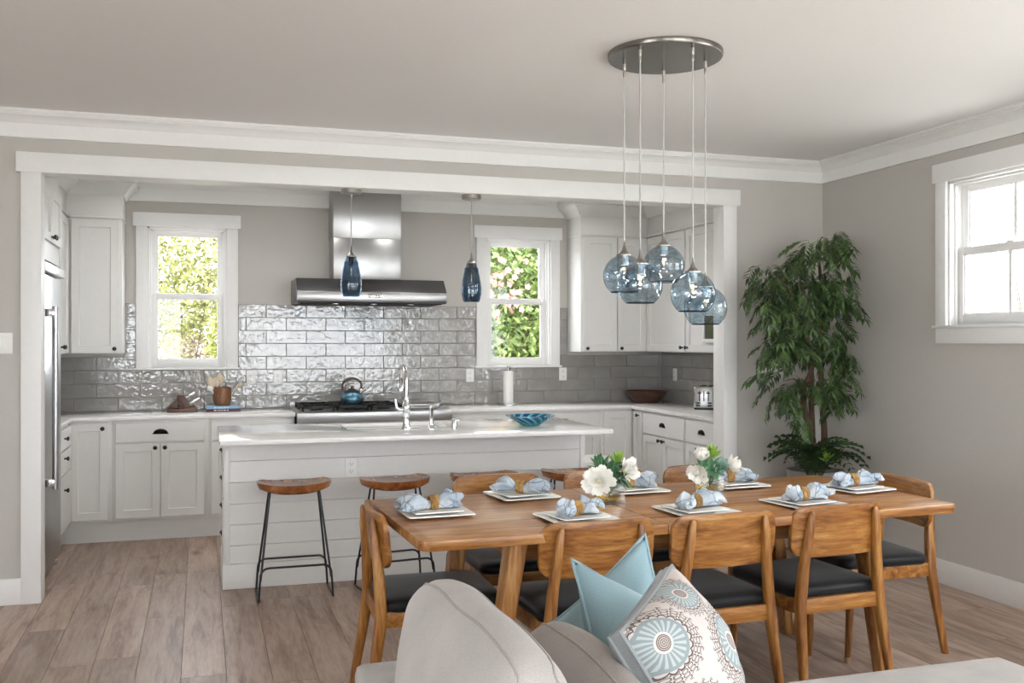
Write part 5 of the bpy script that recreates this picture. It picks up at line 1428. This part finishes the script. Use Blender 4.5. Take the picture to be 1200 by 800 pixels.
def pattern_mat():
    m, nt, b = newmat('medallion_print'); setp(b, None, 0.92, spec=0.15)
    uvn = N(nt, 'ShaderNodeUVMap'); sp = N(nt, 'ShaderNodeSeparateXYZ'); L(nt, uvn.outputs[0], sp.inputs[0])
    def mt(op, a, b_=None, c=None):
        n = N(nt, 'ShaderNodeMath', operation=op)
        for i, q in enumerate((a, b_, c)):
            if q is None: continue
            if isinstance(q, (int, float)): n.inputs[i].default_value = q
            else: L(nt, q, n.inputs[i])
        return n.outputs[0]
    col = None
    cur = N(nt, 'ShaderNodeRGB'); cur.outputs[0].default_value = hexlin('#CFC7C3'); cur = cur.outputs[0]
    def over(mask, hexc):
        nonlocal cur
        mx = N(nt, 'ShaderNodeMixRGB'); mx.inputs[2].default_value = hexlin(hexc)
        L(nt, mask, mx.inputs[0]); L(nt, cur, mx.inputs[1]); cur = mx.outputs[0]
    for cx, cy, Rm in ((0.13,0.22,0.29),(0.62,0.10,0.20),(0.72,0.58,0.30),(0.10,0.82,0.28),(1.0,0.98,0.24)):
        dx, dy = mt('SUBTRACT', sp.outputs['X'], cx), mt('SUBTRACT', sp.outputs['Y'], cy)
        rr = mt('DIVIDE', mt('SQRT', mt('ADD', mt('MULTIPLY', dx, dx), mt('MULTIPLY', dy, dy))), Rm)
        th = mt('ARCTAN2', dy, dx)
        # outer lace
        lace = mt('MULTIPLY', mt('SINE', mt('MULTIPLY', th, 13)), mt('SINE', mt('MULTIPLY', rr, 38)))
        lace = mt('LESS_THAN', mt('ABSOLUTE', mt('SUBTRACT', mt('ABSOLUTE', lace), 0.35)), 0.20)
        edge = mt('ADD', 0.98, mt('MULTIPLY', mt('SINE', mt('MULTIPLY', th, 26)), 0.05))
        over(mt('MULTIPLY', lace, mt('MULTIPLY', mt('GREATER_THAN', rr, 0.70), mt('LESS_THAN', rr, edge))), '#6B605C')
        # blue disc with radiating petals and scalloped border
        over(mt('LESS_THAN', rr, 0.64), '#939EA1')
        pet = mt('MULTIPLY', mt('GREATER_THAN', mt('SINE', mt('MULTIPLY', th, 22)), 0.1), mt('MULTIPLY', mt('GREATER_THAN', rr, 0.26), mt('LESS_THAN', rr, 0.56)))
        over(pet, '#B9C1C2')
        sc = mt('ABSOLUTE', mt('SUBTRACT', rr, mt('ADD', 0.66, mt('MULTIPLY', mt('ABSOLUTE', mt('SINE', mt('MULTIPLY', th, 11))), 0.06))))
        over(mt('LESS_THAN', sc, 0.022), '#6B605C')
        over(mt('LESS_THAN', rr, 0.25), '#D9CFCB')
        over(mt('LESS_THAN', rr, 0.19), '#7C716C')
        over(mt('MULTIPLY', mt('LESS_THAN', rr, 0.16), mt('GREATER_THAN', mt('SINE', mt('MULTIPLY', rr, 130)), 0.2)), '#C5BBB6')
    L(nt, cur, b.inputs['Base Color'])
    n = N(nt, 'ShaderNodeTexNoise'); n.inputs['Scale'].default_value = 400; L(nt, coords(nt, rnd=False), n.inputs['Vector'])
    bump(nt, b, n.outputs['Fac'], 0.25, 0.002)
    return m
def print_pillow(label, TL, TR, BL, T, g):
    c, A, hx, hy = pillow_frame(TL, TR, BL)
    r = thing('throw_pillow', label, 'pillow', c)
    for s, nm, mat in ((1, 'printed_front', pattern_mat()), (-1, 'plain_back', M['grey_fab'])):
        v, f, uv = pillow_side(hx, hy, T, s, g, n=30, seed=4, pinch=0.05)
        me = bpy.data.meshes.new(nm); me.from_pydata([tuple(A @ Vector(q)) for q in v], [], f); me.shade_smooth()
        ul = me.uv_layers.new(name='UVMap')
        for lp in me.loops: ul.data[lp.index].uv = uv[lp.vertex_index]
        obj(nm, me, mat, r)
        MB().tube([A @ Vector(q) for q in edge_path(hx, hy, s*g, 0.05)], 0.0055, 6, cap=False).build('piping', M['grey_fab'], r)
    e0, e1, em = edge_path(hx, hy, g, 0.05)[:-1], edge_path(hx, hy, -g, 0.05)[:-1], edge_path(hx*1.02, hy*1.02, 0, 0.05)[:-1]
    MB().loft([[tuple(A @ Vector(q)) for q in e] for e in (e0, em, e1)], cap=False).build('gusset', M['grey_fab'], r, angle=70)
print_pillow('cream pillow printed with blue and brown medallions', (0.831, 1.887, 0.84), (1.04, 2.061, 0.927), (0.955, 1.773, 0.581), 0.10, 0.018)

# ottoman
r = thing('ottoman', 'light grey upholstered ottoman at the lower right', 'ottoman', (1.93, 1.93, 0))
soft('top_cushion', M['linen'], r, (0, 0, 0.36), (0.56, 0.62, 0.09), 0.07, (0,0,0.012), n=20)
soft('base', M['linen'], r, (0, 0, 0.17), (0.53, 0.59, 0.11), 0.04)
for x in (-0.44, 0.44):
    for y in (-0.5, 0.5): MB().lathe([(0.02,0),(0.03,0.07)], 14, (x,y,0)).build('foot', M['walnut'], r)

# unseen pale rug, added to bounce daylight up to the ceiling
r = thing('bounce_rug', 'added unseen pale woven rug under the sofa and ottoman', 'rug', (2.35, -0.05, 0))
MB().box(-1.7, 1.7, -2.3, 2.3, 0.0005, 0.012).build('pile', fabric('bounce_rug_wool', '#D9D4CC', '#E8E4DD', 150, 0.95, 0.5, 3), r, bevel=0.004)
MB().box(-1.7, 1.7, -2.36, -2.3, 0.0005, 0.007).box(-1.7, 1.7, 2.3, 2.36, 0.0005, 0.007).build('fringe', M['linen'], r, smooth=False)
# ================================================================== OUTSIDE
struct(MB().add([(-40,-40,-0.5),(60,-40,-0.5),(60,60,-0.5),(-40,60,-0.5)], [(0,1,2,3)]).build('ground', paint('gravel', '#E2DED6', 0.9, 0.06, 3, 0.2), smooth=False), 'pale gravel ground outside the windows')
def shrub(name, label, c, rad, n, size, c1, c2, seed, cat='shrub', blossoms=None, stems=6, group='shrubs outside the kitchen windows', aspect=0.45):
    rg_ = random.Random(seed)
    r = thing(name, label, cat, (c[0], c[1], -0.5), 0, group)
    H = c[2]+0.5
    b = MB()
    for k in range(stems):
        a = 2*math.pi*k/stems
        e = (rad[0]*0.6*math.cos(a), rad[1]*0.6*math.sin(a), H+rad[2]*rg_.uniform(0.1,0.6))
        b.tube([(0.05*math.cos(a),0.05*math.sin(a),0), (e[0]*0.5,e[1]*0.5,e[2]*0.55), e], [0.02,0.012,0.005], 5)
    b.build('stem', M['bark'], r)
    vs, fs = [], []
    for k in range(n):
        while True:
            u = Vector((rg_.uniform(-1,1), rg_.uniform(-1,1), rg_.uniform(-1,1)))
            if 0.15 < u.length <= 1: break
        p = Vector((u.x*rad[0], u.y*rad[1], H+u.z*rad[2]))
        d = Vector((rg_.uniform(-1,1), rg_.uniform(-1,1), rg_.uniform(-0.9,0.7))).normalized(); s = d.orthogonal().normalized()
        s = Matrix.Rotation(rg_.uniform(0,6.28), 3, d) @ s
        l = size*rg_.uniform(0.6,1.3); w = l*aspect
        i0 = len(vs)
        vs += [tuple(p), tuple(p+d*l*0.5+s*w/2), tuple(p+d*l), tuple(p+d*l*0.5-s*w/2)]
        fs.append((i0,i0+1,i0+2,i0+3))
    f = MB().add(vs, fs).build('foliage', leafmat(name+'_leaf', c1, c2), r, smooth=False); f['kind'] = 'stuff'
    if blossoms:
        nb, cb, hexa, hexb, rb = blossoms
        vs, fs = [], []
        for k in range(nb):
            p = Vector((cb[0]+rg_.gauss(0,rb[0]), cb[1]+rg_.gauss(0,rb[1]), cb[2]+0.5+rg_.gauss(0,rb[2])))
            for q in range(5):
                a = 2*math.pi*q/5; d = Vector((math.cos(a), rg_.uniform(-.5,.5), math.sin(a)))*0.035; s = Vector((-math.sin(a),0,math.cos(a)))*0.018
                i0 = len(vs); vs += [tuple(p), tuple(p+d*0.6+s), tuple(p+d*1.15), tuple(p+d*0.6-s)]; fs.append((i0,i0+1,i0+2,i0+3))
        f = MB().add(vs, fs).build('blossoms', leafmat(name+'_blossom', hexa, hexb), r, smooth=False); f['kind'] = 'stuff'
    return r
shrub('tall_hedge', 'yellow-green hedge seen in the left kitchen window', (-0.3, 13.6, 2.1), (1.5, 0.7, 0.95), 12000, 0.085, '#5C6428', '#A8A664', 21)
shrub('golden_shrub', 'golden green shrub at the right of the left kitchen window', (0.45, 12.3, 1.25), (0.42, 0.45, 0.75), 4500, 0.07, '#57641E', '#989A44', 22)
shrub('dry_shrub', 'brown dry shrub in the lower left kitchen window', (-0.12, 11.8, 1.12), (0.20, 0.25, 0.45), 900, 0.075, '#4A3A28', '#75634A', 23, aspect=0.25)
shrub('low_shrub', 'low green shrub at the bottom of the left kitchen window', (-0.30, 11.3, 0.95), (0.30, 0.3, 0.40), 700, 0.07, '#5A6430', '#98996A', 24)
shrub('flowering_shrub', 'green shrub with pink blossoms in the right kitchen window', (3.35, 10.6, 1.95), (0.75, 0.5, 0.95), 5000, 0.105, '#445C24', '#8FA05C', 25,
      blossoms=(45, (-0.18, -0.45, 2.05), '#B0726A', '#C99A8E', (0.13, 0.05, 0.17)))
shrub('leafy_shrub', 'dense bright green shrub low in the right kitchen window', (3.75, 10.9, 1.1), (0.85, 0.5, 0.9), 5000, 0.11, '#446020', '#8AA44A', 26)
shrub('garden_hedge', 'dark green hedge far behind the flowering shrub', (4.2, 13.0, 1.4), (1.8, 0.5, 2.2), 4500, 0.30, '#354A1C', '#5F7038', 27)
sid = paint('white_siding', '#EDEBE6', 0.7, 0.02, 20, 0)
r = thing('garden_shed', 'white shed behind the shrubs in the left kitchen window', 'shed', (-1.05, 15.5, -0.5))
MB().box(-0.95, 0.95, -0.8, 0.8, 0, 2.15).build('wall', sid, r, smooth=False)
MB().prism([(-1.05,2.15),(1.05,2.15),(0,2.75)], 'y', -0.9, 0.9).build('roof', paint('shed_roof', '#B9B4AC', 0.8, 0.05, 10, 0), r, smooth=False)
r = thing('neighbour_house', 'pale house beyond the right wall window', 'house', (17.5, 13.5, -0.5), R(-14))
MB().box(-2, 2, -6, 6, 0, 5.4).build('wall', sid, r, smooth=False)
MB().prism([(-2.3,5.4),(2.3,5.4),(0,7.0)], 'y', -6.3, 6.3).build('roof', paint('house_roof', '#A8A5A0', 0.8, 0.05, 6, 0), r, smooth=False)
for y in (-3.5, -0.6, 3.0):
    for z in (1.6, 3.6):
        f = MB().box(-2.06, -1.98, y-0.5, y+0.5, z-0.1, z+1.3).build('window', M['trim'], r, smooth=False)
        MB().box(-2.07, -2.05, y-0.42, y+0.42, z, z+1.2).build('pane', paint('far_pane', '#8F979A', 0.2, 0.02, 5, 0), f, smooth=False)
shrub('street_tree', 'pale tree beyond the right wall window', (11.2, 10.6, 3.1), (1.3, 1.3, 1.0), 900, 0.13, '#A9AA92', '#D2D2C2', 31, cat='tree', group=None, stems=4)
